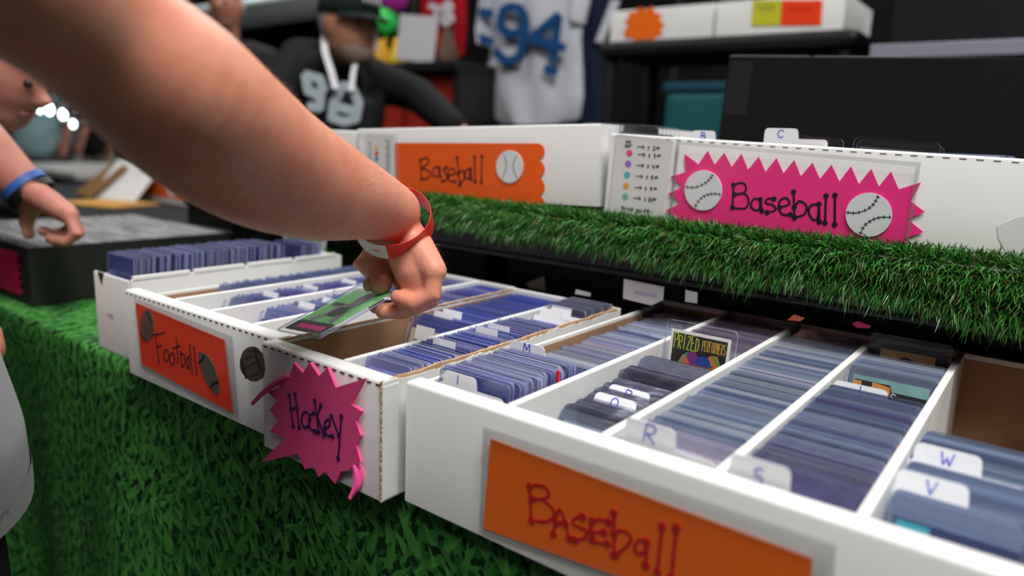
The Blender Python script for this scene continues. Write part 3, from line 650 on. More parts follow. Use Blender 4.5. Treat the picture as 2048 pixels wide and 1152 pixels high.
for g in (s2([[(225, 350), (260, 600)], [(205, 350), (260, 345), (305, 332)], [(245, 455), (278, 450)]]), [[(p[0], p[1]) for p in arc((322, 535), 22, 52, 0, 360, 16)]], [[p for p in arc((375, 565), 22, 52, 0, 360, 16)]],
          s2([[(412, 385), (425, 600)], [(385, 470), (440, 450)]]), s2([[(450, 505), (460, 640)], [(450, 520), (480, 530), (485, 600), (460, 640)]]), s2([[(520, 545), (500, 575), (505, 635), (520, 630), (522, 545), (525, 655)]]), [[(530, 450), (552, 690)]], [[(565, 460), (592, 705)]]):
    pen(mb, g, Z, Y-.0001, .0017, .0013)
obj('lettering', mb, M['ink'], s)
# loose football cutout on the hockey box
Y = HY-.0012
loose = [(1078, 455), (1130, 470), (1165, 515), (1182, 590), (1187, 670), (1165, 740), (1120, 768), (1070, 765), (1030, 735), (990, 690), (972, 640), (975, 570), (1000, 500), (1035, 468)]
Zf = lambda x, y: Z(x, y)
s = thing('football_cutout', 'loose brown football cutout stuck between Football and Hockey signs', 'cutout', onY(Z(1080, 768), HY))
obj('cutout', flat(MB(), loose, Z, Y, .0010), M['foot'], s)
obj('stripe', pen(MB(), s2([[(1105, 465), (1120, 560), (1165, 660)], [(985, 575), (1005, 640), (1030, 735)]]), Z, Y, .0034), M['ink'], s)
obj('seam_lines', pen(MB(), s2([[(1040, 500), (1100, 490), (1165, 520)], [(1010, 645), (1075, 620), (1125, 580)], [(1025, 575), (1050, 552), (1085, 543)], [(1060, 720), (1130, 700), (1165, 640)]]), Z, Y, .0006), M['ink'], s)
# Hockey starburst of craft foam
Z = zm(400, 720, 2.667); Y = HY-.0065
s = thing('sign', 'pink craft-foam starburst sign hand-lettered Hockey with two curled points', 'sign', onY(Z(600, 640), HY))
burst = [(458, 88), (476, 90), (500, 15), (548, 70), (585, 14), (635, 85), (680, 40), (724, 147), (877, 100), (805, 235), (863, 275), (830, 320), (857, 405), (833, 455), (855, 545), (818, 562), (796, 588), (750, 595), (720, 662), (667, 595), (632, 625), (608, 572), (558, 582),
         (522, 500), (322, 547), (455, 415), (370, 383), (418, 322), (370, 268), (414, 218), (355, 168), (426, 147), (418, 120)]
obj('foam_board', flat(MB(), burst, Z, Y, .0032, 0, 1), [M['foam'], M['foamedge']], s)
obj('tape_pad', MB().box(onY(Z(560, 300), HY-.0033)-V((.02, 0, .02)), onY(Z(700, 300), HY-.0001)+V((0, 0, .02))), M['paper'], s)
def curl(c2, y0, y1, wpx, name):
    mb = MB(); rings = []; pts = curve([onY(Z(*p), Y + (y0 + (y1-y0)*(i/(len(c2)-1))**1.3)) for i, p in enumerate(c2)], 5); n = len(pts)
    for i, p in enumerate(pts):
        t = (pts[min(i+1, n-1)] - pts[max(i-1, 0)]).normalized(); wd = wpx*(1-i/(n-1)*.88); a = V((0, 1, 0)); a = (a - t*a.dot(t)).normalized(); b = t.cross(a)
        th = .0015
        rings.append([p - a*wd*.1 - b*th, p + a*wd - b*th, p + a*wd + b*th, p - a*wd*.1 + b*th])
    obj(name, mb.loft(rings), [M['foamedge']], s)
curl([(462, 88), (420, 108), (370, 140), (325, 180), (273, 236)], 0, -.010, .012, 'curled_point')
curl([(820, 562), (828, 600), (826, 660), (815, 700), (796, 740)], 0, -.006, .012, 'curled_point')
mb = MB()
for g in ([[(476, 188), (498, 352)], [(508, 183), (530, 360)], [(486, 262), (519, 255)]], [arc((564, 318), 22, 42, 0, 360, 18)], s2([[(606, 285), (588, 296), (582, 335), (592, 368), (616, 380)]]),
          [[(613, 217), (634, 384)], [(645, 242), (626, 300), (662, 398)]], s2([[(668, 362), (692, 350), (688, 318), (668, 330), (666, 372), (682, 402), (708, 405)]]), [[(702, 298), (742, 405)], [(755, 300), (738, 525)]]):
    pen(mb, g, Z, Y-.0001, .0023, .0024)
obj('lettering', mb, M['inknavy'], s)
# pink Baseball sign on the upper box
Z = zm(1200, 220, 2.415); Y = UY-.0016
s = thing('sign', 'neon pink spiky sign in clear sleeve hand-lettered Baseball, two baseballs', 'sign', onY(Z(900, 660), UY))
spk = [(408, 212), (475, 262), (520, 196), (553, 264), (600, 206), (636, 274), (683, 211), (715, 288), (767, 225), (799, 298), (852, 232), (886, 305), (938, 241), (970, 320), (1026, 254), (1062, 333), (1118, 264), (1156, 345), (1212, 272), (1250, 358), (1310, 284), (1347, 370), (1405, 297), (1443, 383),
       (1550, 350), (1500, 440), (1570, 493), (1485, 527), (1562, 590), (1465, 625), (1548, 685), (1440, 712), (380, 535), (318, 484), (392, 450), (328, 404), (400, 372), (338, 322), (414, 300)]
obj('card', flat(MB(), spk, Z, Y), M['pink'], s)
fl = [onY(Z(*p), Y-.0022) for p in ((372, 150), (1550, 255), (1480, 730), (330, 560))]
sl = obj('clear_sleeve', MB().prism(fl, (0, .0003, 0)), M['film'], s); margin(fl, inset(fl, .004), sl)
mb = MB()
for a, b in ((0, 1), (1, 2), (3, 0)): mb.sweep([fl[a], fl[b]], [.0007, .0007], 6)
obj('sleeve_seam', mb, M['film'], sl)
def stitches(mb, pts, Z, Y, w, tick, n):
    c = curve([(a, b, 0) for a, b in pts], 6); mb.stroke([onY(Z(p.x, p.y), Y) for p in c], w, (0, -1, 0))
    for i in range(n):
        k = (i+.6)/n*(len(c)-1); j = min(int(k), len(c)-2); p = c[j].lerp(c[j+1], k-j); t = (c[j+1]-c[j]).normalized(); q = V((-t.y, t.x, 0))*tick
        mb.stroke([onY(Z(p.x-q.x, p.y-q.y), Y), onY(Z(p.x+q.x, p.y+q.y), Y)], w, (0, -1, 0))
    return mb
for (cx_, cy_, rx, ry, arcs) in ((498, 388, 90, 97, ([(412, 370), (455, 374), (500, 358), (530, 335), (545, 312)], [(458, 470), (480, 435), (510, 412), (545, 404), (582, 408)])),
                                 (1298, 506, 112, 106, ([(1188, 493), (1235, 497), (1290, 480), (1325, 450), (1345, 414)], [(1256, 603), (1275, 562), (1312, 532), (1355, 518), (1406, 518)]))):
    b = obj('baseball_cutout', flat(MB(), arc((cx_, cy_), rx, ry, 0, 360, 36)[:-1], Z, Y-.0014, .0014), M['ball'], s)
    mb = MB()
    for a in arcs: stitches(mb, a, Z, Y-.0014, .0008, 8, 8)
    obj('stitching', mb, M['ink'], b)
mb = MB()
for g in (s2([[(645, 362), (640, 470)], [(645, 362), (690, 352), (706, 380), (690, 402), (650, 408)], [(650, 408), (700, 405), (718, 440), (700, 475), (640, 472)]]), s2([[(775, 432), (745, 430), (728, 460), (745, 482), (770, 478), (776, 430), (782, 488)]]), s2([[(840, 430), (812, 428), (800, 448), (840, 462), (845, 485), (808, 494)]]),
          s2([[(868, 470), (915, 455), (900, 425), (868, 440), (865, 480), (885, 505), (920, 505)]]), s2([[(935, 395), (940, 520)], [(938, 470), (965, 440), (998, 465), (985, 505), (940, 518)]]), s2([[(1058, 455), (1020, 460), (1008, 495), (1030, 530), (1052, 520), (1058, 455), (1060, 540)]]), [[(1092, 415), (1087, 545)]], [[(1135, 412), (1134, 553)]]):
    pen(mb, g, Z, Y-.0001, .0023, .0029)
obj('lettering', mb, M['ink'], s)
# orange scalloped Baseball sign
Z = zm(680, 220, 3.388)
s = thing('sign', 'neon orange scalloped sign hand-lettered Baseball with one baseball cutout', 'sign', onY(Z(900, 690), UY))
sc_ = [(372, 222)] + [(1345, 226)]
for (yc, r) in ((280, 55), (400, 60), (520, 62), (640, 62)): sc_ += arc((1335, yc), 52, r*.98, -75, 75, 8)
sc_ += [(1335, 700), (380, 640)]
obj('card', flat(MB(), sc_, Z, Y), M['orange2'], s)
obj('clear_sleeve', flat(MB(), [(365, 180), (1270, 190), (1290, 690), (375, 640)], Z, Y-.0024, .0003), M['film'], s)
b = obj('baseball_cutout', flat(MB(), arc((1148, 384), 90, 110, 0, 360, 32)[:-1], Z, Y-.0014, .0014), M['ball'], s)
obj('stitching', pen(MB(), s2([[(1112, 305), (1128, 380), (1100, 465)], [(1198, 310), (1172, 380), (1198, 462)]]), Z, Y-.0014, .0010), M['ink'], b)
mb = MB()
for g in (s2([[(545, 338), (552, 470)], [(545, 338), (590, 325), (600, 355), (555, 395)], [(555, 395), (610, 420), (600, 460), (552, 470)]]), s2([[(672, 390), (640, 390), (630, 440), (660, 450), (675, 392), (680, 452)]]), s2([[(725, 390), (700, 400), (720, 430), (725, 470), (695, 482)]]), s2([[(735, 445), (780, 430), (765, 395), (738, 415), (740, 475), (780, 485)]]),
          s2([[(795, 325), (812, 510)], [(800, 430), (835, 410), (840, 470), (812, 500)]]), s2([[(885, 400), (855, 410), (850, 455), (875, 465), (885, 400), (890, 470)]]), [[(912, 318), (916, 488)]], [[(962, 315), (958, 492)]]): pen(mb, g, Z, Y-.0001, .0024, .0027)
obj('lettering', mb, M['ink'], s)
# price guide cards in holders
Z = zm(1200, 250, 5.236); Y = UY-.0018
s = thing('price_guide', 'white price guide card in clear holder with coloured dots and prices', 'card', onY(Z(350, 1060), UY))
obj('card', flat(MB(), [(175, 95), (765, 165), (655, 1070), (85, 1000)], Z, Y), M['paper'], s)
obj('holder', flat(MB(), [(100, 60), (830, 125), (720, 1090), (30, 1010)], Z, Y-.0016, .0014, 0, 1), [M['film'], M['plasticedge']], s)
DOTC = [('pink', (.85, .10, .25)), ('purple', (.36, .16, .55)), ('teal', (.10, .48, .58)), ('amber', (.85, .42, .08)), ('sage', (.20, .52, .42))]
mb = MB()
rows_ = [(300, 215), (308, 295), (295, 408), (283, 523), (272, 640), (262, 752)]
for k, (nm, c) in enumerate(DOTC):
    x, y = rows_[k+1]; obj('price_dot', flat(MB(), arc((x, y), 33, 36, 0, 360, 18)[:-1], Z, Y-.0002, .0002), mat('dot_'+nm, c, .6, .2, var=.15, scale=500), s)
txt = lambda x, y, d: [[(x-75, y-2), (x, y+4)], [(x-22, y-14), (x, y+4), (x-18, y+22)]] + d
def num(x, y, which):
    G = {2: [[(0, -14), (18, -16), (20, 0), (0, 22), (26, 20)]], 3: [[(0, -16), (20, -14), (8, 0), (22, 8), (0, 24)]], 4: [[(0, -16), (0, 4), (22, 6)], [(18, -16), (18, 26)]], 5: [[(22, -16), (0, -16), (2, 2), (20, 6), (0, 26)]], 8: [[(18, -14), (0, -10), (18, 6), (4, 20), (0, 8), (20, -10)]],
         10: [[(-6, -16), (-6, 24)], arc((16, 4), 11, 20, 0, 360, 10)]}
    o = [[(x+a, y+b) for a, b in g] for g in G[which]]
    o += [[(x-38, y-12), (x-52, y-6), (x-40, y+4), (x-52, y+14)], [(x-46, y-20), (x-46, y+20)], [(x+40, y-10), (x+46, y+2), (x+52, y-10)], [(x+36, y+8), (x+70, y+4)], [(x+58, y-8), (x+70, y-6)]]
    return o
st = []
for k, n in enumerate((2, 3, 4, 5, 8, 10)):
    x, y = rows_[k]; st += txt(x+165, y+12, []) + num(x+255, y+25, n)
st += [[(270, 185), (275, 160), (290, 190), (295, 162)], arc((312, 178), 9, 12, 0, 360, 8), [(255, 235), (262, 208), (280, 210), (276, 234)], arc((292, 222), 8, 10, 0, 360, 8), [(305, 212), (335, 208)], [(316, 208), (312, 232)],
       [(225, 850), (235, 890)], [(228, 855), (252, 852), (250, 872), (236, 875)], [(262, 890), (262, 868), (275, 864)], [(285, 866), (285, 890)], [(315, 868), (300, 875), (305, 892), (318, 890)], [(325, 884), (345, 880), (338, 868), (326, 876), (332, 895), (348, 892)], [(395, 885), (382, 888), (388, 905), (400, 900), (400, 880), (398, 925), (385, 920)],
       [(412, 884), (412, 906), (426, 906), (428, 886)], [(440, 888), (440, 908)], [(475, 870), (475, 910), (458, 905), (462, 892), (475, 895)], [(490, 900), (512, 898), (505, 884), (492, 892), (496, 910), (520, 908)], [(535, 905), (545, 912)]]
obj('handwriting', pen(mb, st, Z, Y-.0002, .0008), M['ink'], s)
s = thing('price_guide', 'pale price guide card in holder left of the orange Baseball sign', 'card', onY((770, 420), UY))
Zq = I
obj('card', flat(MB(), [(732, 268), (788, 270), (790, 428), (734, 420)], Zq, Y), M['paper'], s)
obj('holder', flat(MB(), [(716, 262), (793, 264), (796, 430), (720, 424)], Zq, Y-.0016, .0014, 0, 1), [M['film'], M['plasticedge']], s)
for k, c in enumerate(((.85, .55, .05), (.8, .08, .06), (.10, .22, .55))):
    obj('price_dot', flat(MB(), arc((753, 296+k*11), 4, 5, 0, 360, 12)[:-1], Zq, Y-.0002, .0002), mat('dot_far', c, .6), s)
obj('handwriting', pen(MB(), [[(771+3*(k % 2), 280+k*7), (780, 283+k*7)] for k in range(18)] + [[(737+(k % 3), 284+k*8), (742, 287+k*8)] for k in range(12)], Zq, Y-.0002, .0012), M['ink'], s)
# dashed fold line along the upper right box
for i in range(34):
    x = .006 + .014*i
    obj('perforation_slot', MB().box((x, -.0003, .1085-.0036), (x+.006, .0004, .1085-.0031)), M['slot'], boxU, True)
# pink sign on black box
s = thing('sign', 'magenta scalloped sign on the front of the black card box', 'sign', (-1.08, .0495, -.09))
pts = [(-1.30, -.020)]; 
for k in range(5): pts += [(-.985+.010*math.cos(math.radians(a)), -.028-.0145*k+.008*math.sin(math.radians(a))) for a in (70, 30, 0, -30, -70)]
pts += [(-1.30, -.095)]
obj('card', MB().prism([(x, .0485, z) for x, z in pts], (0, .0008, 0)), mat('magenta_card', (.62, .012, .09), .5, .3, var=.2, scale=30), s)
# ---------------------------------------------------------------- people
def frame(f, up=(0, 0, 1)):
    f = V(f).normalized(); r = f.cross(V(up)).normalized(); u = r.cross(f); return r, f, u
def hand_mb(mb, wr, d, back, side, s=1.0, curlv=.35):
    # wr wrist, d direction of the hand, back = normal of the back of the hand, side = direction towards the thumb
    d = V(d).normalized(); back = V(back); back = (back - d*back.dot(d)).normalized(); side = V(side); side = (side - d*side.dot(d) - back*side.dot(back)).normalized()
    wr = V(wr)
    for i, (o, l, r) in enumerate(((.030, .068, .0085), (.010, .076, .009), (-.010, .070, .0085), (-.029, .055, .0075))):
        a = wr + d*.012*s + side*o*.55*s; b = wr + d*.088*s + side*o*s; mb.sweep([a, (a+b)/2, b], [.0135*s, .0125*s, .0105*s], 10)
        p = b; dd = d.copy(); pts = [b]; 
        for k, f in enumerate((.45, .32, .23)):
            dd = (dd - back*curlv*(.6+.5*k)).normalized(); p = p + dd*l*f*s; pts.append(p)
        mb.sweep(pts, [r*1.1*s, r*s, r*.95*s, r*.85*s], 10)
    a = wr + d*.020*s + side*.022*s; b = a + (d*.7 + side*.75 - back*.25).normalized()*.040*s; c = b + (d*.95 + side*.2 - back*.3).normalized()*.032*s; e = c + (d - back*.35).normalized()*.024*s
    mb.sweep([wr+d*.008*s+side*.008*s, a, b, c, e], [.015*s, .0145*s, .012*s, .0105*s, .009*s], 10)
def head_parts(t, body, c, f, hairm=None, skinm=None, s=1.0, up=(0, 0, 1), beard=None):
    r, f, u = frame(f, up); c = V(c); rot = Matrix((r, f, u)).transposed()
    body.ball(c, (.073*s, .094*s, .112*s), n=12, rot=rot); body.ball(c+f*.030*s-u*.062*s, (.052*s, .050*s, .050*s), n=10, rot=rot)
    body.sweep([c+f*.090*s+u*.022*s, c+f*.110*s-u*.012*s, c+f*.096*s-u*.022*s], [.008*s, .013*s, .012*s], 8)
    for k in (-1, 1): body.ball(c+r*k*.076*s-f*.005*s, (.010*s, .020*s, .031*s), n=8, rot=rot)
    em = mat('eye_dark', (.03, .02, .02), .2)
    for k in (-1, 1): obj('eye', MB().ball(c+r*k*.031*s+f*.084*s+u*.012*s, .0085*s, n=8), em, t, smooth=True)
    obj('mouth', MB().ball(c+f*.080*s-u*.052*s, (.024*s, .010*s, .005*s), n=8, rot=rot), mat('lips', (.32, .09, .08), .5), t, smooth=True)
    if hairm:
        mb = MB(); mb.ball(c-f*.016*s+u*.024*s, (.080*s, .094*s, .104*s), n=14, rot=rot)
        mb.v = [V(p) for p in mb.v]
        for i, p in enumerate(mb.v):
            q = p-c; a = q.dot(f); h = q.dot(u)
            lim = .045*s if a > 0 else -.055*s
            if h < lim: mb.v[i] = p + u*(lim-h)*.9 - q.normalized()*.012*s
        obj('hair', mb, hairm, t, smooth=True)
    if beard:
        mb = MB(); mb.ball(c+f*.034*s-u*.070*s, (.056*s, .054*s, .046*s), n=10, rot=rot); obj('beard', mb, beard, t, smooth=True)
def person(label, J, shirt, trousers, skinm, hairm, f, vox=.008, sleeve='short', hands=True, curlv=.4, group=None, headup=(0, 0, 1), beard=None, shoes=True, headf=None, grow=1.0):
    base = (V(J['anL'])+V(J['anR']))/2; base.z = FLOOR
    t = thing('person', label, 'person', base, group); J = {k: V(v) for k, v in J.items()}
    f = V(f); r = f.cross(V((0, 0, 1))).normalized()
    b = MB(); head_parts(t, b, J['head'], headf or f, hairm, skinm, up=headup, beard=beard)
    b.sweep([J['neck']-V((0, 0, .01)), J['neck'], J['head']-V((0, 0, .05))], [.048, .052, .055], 12)
    mid = (J['shL']+J['shR'])/2; hip = J['hip']
    b.sweep([hip, hip.lerp(mid, .5), mid-V((0, 0, .05))], [(.09, .06), (.09, .06), (.09, .05)], 12, up=f)
    for s in 'LR':
        b.sweep([J['sh'+s], J['el'+s], J['el'+s].lerp(J['wr'+s], .35), J['wr'+s]], [.048, .041, .042, .028], 12)
        b.sweep([hip + r*(.09 if s == 'R' else -.09), J['kn'+s], J['an'+s]], [.075, .05, .038], 10)
        if hands:
            d = (J['wr'+s]-J['el'+s]).normalized(); sd = r*(-1 if s == 'R' else 1); bk = d.cross(sd)*(1 if s == 'R' else -1)
            if bk.dot(f)+bk.z < 0: bk = -bk
            hand_mb(b, J['wr'+s], d + V((0, 0, -.15)), bk, sd + f*.4, 1.0, curlv)
    o = obj('body', b, skinm, t); remesh(o, vox, 3)
    c = MB(); g = .016*grow
    c.sweep([hip-V((0, 0, .10)), hip+V((0, 0, .05)), hip.lerp(mid, .55), mid-V((0, 0, .03)), J['neck']-V((0, 0, .035))], [(.185, .135), (.175, .13), (.185, .125), (.165, .10), (.075, .075)], 18, up=f)
    for s in 'LR':
        e = J['el'+s]; sh = J['sh'+s]
        if sleeve == 'long': c.sweep([mid.lerp(sh, .6), sh, e, e.lerp(J['wr'+s], .5), J['wr'+s]], [.078, .070, .056, .05, .041], 12)
        else: c.sweep([mid.lerp(sh, .6), sh, sh.lerp(e, .62)], [.078, .072, .066], 12)
    o = obj('shirt', c, shirt, t); remesh(o, vox*1.2, 4)
    p = MB(); p.sweep([hip-V((0, 0, .13)), hip+V((0, 0, -.02))], [(.165, .115), (.165, .115)], 14, up=f)
    for s in 'LR':
        k = .085 if s == 'R' else -.085
        p.sweep([hip+r*k-V((0, 0, .06)), J['kn'+s], J['an'+s]+V((0, 0, .02))], [.095, .075, .066], 12)
    o = obj('trousers', p, trousers, t); remesh(o, vox*1.2, 3)
    if shoes:
        for s in 'LR':
            a = J['an'+s]; obj('shoe', MB().sweep([V((a.x, a.y, FLOOR+.045))-f*.06, V((a.x, a.y, FLOOR+.047)), V((a.x, a.y, FLOOR+.036))+f*.15], [(.042, .044), (.045, .046), (.036, .035)], 12), M['black'], t, smooth=True)
    return t
def standing(x, y, h, f, lean=.0, arms=None):
    f = V(f).normalized(); r = f.cross(V((0, 0, 1))); s = h/1.75; P = lambda a, b, z: V((x, y, FLOOR)) + r*a*s + f*b*s + V((0, 0, z*s))
    J = dict(head=P(0, .03+lean*1.1, 1.63), neck=P(0, .0+lean, 1.48), shL=P(-.18, lean*.9, 1.41), shR=P(.18, lean*.9, 1.41), hip=P(0, 0, .95), knL=P(-.1, .02, .50), knR=P(.1, .02, .50), anL=P(-.11, 0, .08), anR=P(.11, 0, .08),
             elL=P(-.25, -.02+lean, 1.12), elR=P(.25, -.02+lean, 1.12), wrL=P(-.22, .12+lean, .90), wrR=P(.22, .12+lean, .90))
    J.update(arms or {}); return J
# --- customer whose arm reaches into the boxes
def customer():
    t = thing('person', 'customer in grey T-shirt reaching a bare hairy forearm over the boxes', 'person', (-.47, -.30, FLOOR))
    b = MB()
    st = [((195, 58), .390, 156), ((345, 182), .432, 163), ((446, 267), .485, 153), ((545, 333), .548, 132), ((648, 378), .610, 104), ((732, 405), .665, 75), ((782, 425), .700, 60)]
    pts = [dep(p, d) for p, d, w in st]; rad = [w*d/FPX for p, d, w in st]
    sh = V((-.30, -.36, .43)); v0 = pts[0]-pts[1]; el = pts[0] + v0*1.15; s0 = (sh-el).normalized(); el1 = el + v0.normalized()*.034 + s0*.036
    ap = [sh, sh.lerp(el1, .55), el1, el] + pts; ar = [.062, .058, .051, .048] + rad
    c4 = curve(ap, 5); r4 = [q.x for q in curve([(q, 0, 0) for q in ar], 5)]
    b.sweep(c4, r4, 44)
    # hand: metacarpals, fingers and thumb closing on the card
    W = dep((800, 445), .713)
    fingers = {'index': [((836, 548), .738), ((828, 598), .741), ((790, 617), .734), ((752, 612), .723)], 'middle': [((850, 554), .722), ((846, 606), .722), ((806, 621), .716), ((766, 622), .703)],
               'ring': [((862, 552), .705), ((860, 602), .703), ((830, 614), .704), ((808, 603), .708)], 'pinky': [((868, 542), .688), ((865, 590), .686), ((830, 608), .688), ((795, 594), .692)]}
    rr = {'index': (.0115, .0100, .0090, .0082), 'middle': (.0118, .0104, .0092, .0082), 'ring': (.0112, .0098, .0088, .0080), 'pinky': (.0108, .0094, .0083, .0076)}
    for k, ch in fingers.items():
        p = [dep(*q) for q in ch]; base = W.lerp(p[0], .22)
        b.sweep([base, W.lerp(p[0], .55), p[0]], [.0165, .0165, rr[k][0]*1.18], 14)
        b.sweep(p, list(rr[k]), 14)
    p = {k: [dep(*q) for q in ch] for k, ch in fingers.items()}
    b.sweep([dep((818, 486), .714), dep((826, 512), .709), dep((838, 548), .706), dep((846, 588), .706)], [.0215, .0250, .0235, .0165], 18)
    for a_, b_ in (('index', 'middle'), ('middle', 'ring'), ('ring', 'pinky')):
        b.sweep([W.lerp(p[a_][0].lerp(p[b_][0], .5), .2), W.lerp(p[a_][0].lerp(p[b_][0], .5), .92)], [.017, .0130], 12)
    th = [((768, 478), .722), ((742, 494), .728), ((738, 518), .729), ((758, 545), .724), ((760, 566), .715)]
    b.sweep([dep(*q) for q in th], [.0180, .0200, .0180, .0142, .0125], 16)
    b.sweep([dep((792, 478), .722), dep((785, 510), .734), dep((808, 548), .742), dep((822, 580), .745)], [.0185, .020, .0175, .013], 14)
    o = obj('body', b, M['skin'], t); remesh(o, .0021, 7)
    r, f, u = (dep((733, 570), .712)-dep((759, 566), .715)).normalized(), 0, 0
    nail = dep((736, 569), .711); obj('thumbnail', MB().ball(nail, (.0036, .006, .0072), n=8), mat('nail', (.70, .40, .33), .3, .5), o, smooth=True)
    # fine arm hair
    me = o.data; rr_ = random.Random(8); hb = MB(); vs = me.vertices; n = len(vs); org = origin(o)
    vv = []; ff = []
    ax = (pts[-1]-pts[1]).normalized()
    for k in range(8000):
        v = vs[rr_.randrange(n)]; w_ = v.co + org; q = (w_-pts[0]).dot(ax)
        if q < .02 or w_.z > .34: continue
        if (w_-W).length < .03 or (w_-CAM).dot(F_) > .725: continue
        nn = v.normal; d = (ax*.9 + nn*.55 + V((rr_.gauss(0, .35), rr_.gauss(0, .35), rr_.gauss(0, .35)-.15))).normalized(); l = rr_.uniform(.005, .011)
        s_ = d.cross(nn).normalized()*.00008; e = v.co + d*l + nn*-.001
        i = len(vv); vv += [v.co - s_, v.co + s_, e]; ff.append((i, i+1, i+2))
    hm = bpy.data.meshes.new('hair'); hm.from_pydata(vv, [], ff); hm.materials.append(mat('arm_hair', (.26, .13, .07), .6)); h = bpy.data.objects.new('arm_hair', hm); COL.objects.link(h); h.parent = t; h['kind'] = 'stuff'
    # rest of the figure
    hip = V((-.485, -.345, .045)); hx = MB()
    neck = V((-.49, -.33, .56)); head_c = V((-.47, -.27, .73))
    hb = MB(); head_parts(t, hb, head_c, (.25, .9, -.35), mat('brown_hair', (.06, .035, .02), .7), M['skin'])
    hb.sweep([neck-V((0, 0, .06)), neck, head_c-V((0, 0, .05))], [.065, .056, .056], 12)
    lsh = V((-.68, -.32, .44)); lel = V((-.76, -.28, .18)); lwr = V((-.70, -.16, .02))
    hb.sweep([lsh, lel, lel.lerp(lwr, .4), lwr], [.05, .043, .042, .028], 12); hand_mb(hb, lwr, (.3, .6, -.6), (0, .5, .8), (1, 0, 0), 1.0, .5)
    o2 = obj('head_and_arm', hb, M['skin'], t); remesh(o2, .007, 3)
    g = fabric('grey_tshirt', (.34, .35, .37), var=.06)
    c = MB(); mid = (sh+lsh)/2; TY = .034
    c.sweep([(-.455, -.325+TY, -.150), (-.455, -.325+TY, -.10), (-.457, -.33+TY, -.05), (-.475, -.345+TY, .03), (-.50, -.375+TY, .14), (-.51, -.39+TY, .30), (-.50, -.36, .43), (-.49, -.335, .51)], [(.214, .150), (.212, .149), (.205, .142), (.195, .135), (.190, .13), (.195, .13), (.17, .10), (.08, .08)], 40, up=(0, 1, 0), ends=False)
    c.sweep([(-.40, -.35, .43), sh, sh.lerp(el, .50)], [.082, .076, .070], 16); c.sweep([(-.58, -.33, .43), lsh, lsh.lerp(lel, .6)], [.082, .074, .068], 16)
    so = obj('shirt', c, g, t); remesh(so, .008, 4)
    hem = MB(); ring = [V((-.455+(.2140+.0015*math.sin(a*.9))*math.cos(2*PI*a/60), -.325+TY+(.150+.0012*math.sin(a*.7))*math.sin(2*PI*a/60), 0)) for a in range(60)]
    hem.loft([[q + V((0, 0, z)) for q in ring] for z in (-.155, -.154, -.127, -.126)], cap=False); obj('hem', hem, g, so, smooth=True)
    tr = mat('black_trousers', (.012, .012, .014), .9, .1)
    pm = MB()
    for k, x in ((1, -.335), (-1, -.60)): pm.sweep([(x*.55-.21, -.300, -.115), (x, -.300, -.18), (x+.010, -.275, -.45), (x, -.26, FLOOR+.04)], [(.092, .102), (.098, .108), (.078, .085), (.07, .075)], 18, up=(0, 1, 0), ends=False)
    pm.sweep([(-.46, -.295, -.16), (-.46, -.297, -.07)], [(.180, .118), (.175, .115)], 18, up=(0, 1, 0), ends=False)
    po = obj('trousers', pm, tr, t); remesh(po, .009, 4)
    for x in (-.335, -.60): obj('shoe', MB().sweep([(x, -.32, FLOOR+.045), (x, -.24, FLOOR+.047), (x, -.10, FLOOR+.036)], [(.042, .044), (.046, .046), (.036, .035)], 12), M['black'], t, smooth=True)
    return t
customer()
# paper wristband
def band():
    c = dep((788, 443), .701); vr = ray(786, 434).normalized(); ax = (vr*.80 - U_*.58 + R_*.16).normalized(); rr_ = .0372
    t = thing('wristband', 'red paper wristband with white closing tab on the reaching wrist', 'wristband', c)
    e1 = (R_ - ax*R_.dot(ax)).normalized(); e2 = ax.cross(e1); hw = .0105
    def strip(name, a0, a1, rad, mm, par, w0=-1, w1=1):
        n = 40; rings = []
        for i in range(n+1):
            a = math.radians(a0+(a1-a0)*i/n); q = e1*math.cos(a)*rad*1.0 + e2*math.sin(a)*rad*.97
            o = q.normalized()*.0003
            rings.append([c+q+ax*hw*w0-o, c+q+ax*hw*w0+o, c+q+ax*hw*w1+o, c+q+ax*hw*w1-o])
        return obj(name, MB().loft(rings), mm, par, smooth=True, auto=40)
    strip('band', -215, 105, rr_, mat('red_tyvek', (.80, .03, .012), .35, .5), t)
    strip('white_tab', 95, 165, rr_+.0006, M['paper'], t)
    strip('orange_slit', 106, 116, rr_+.0011, M['orange'], t, -.1, .02)
band()
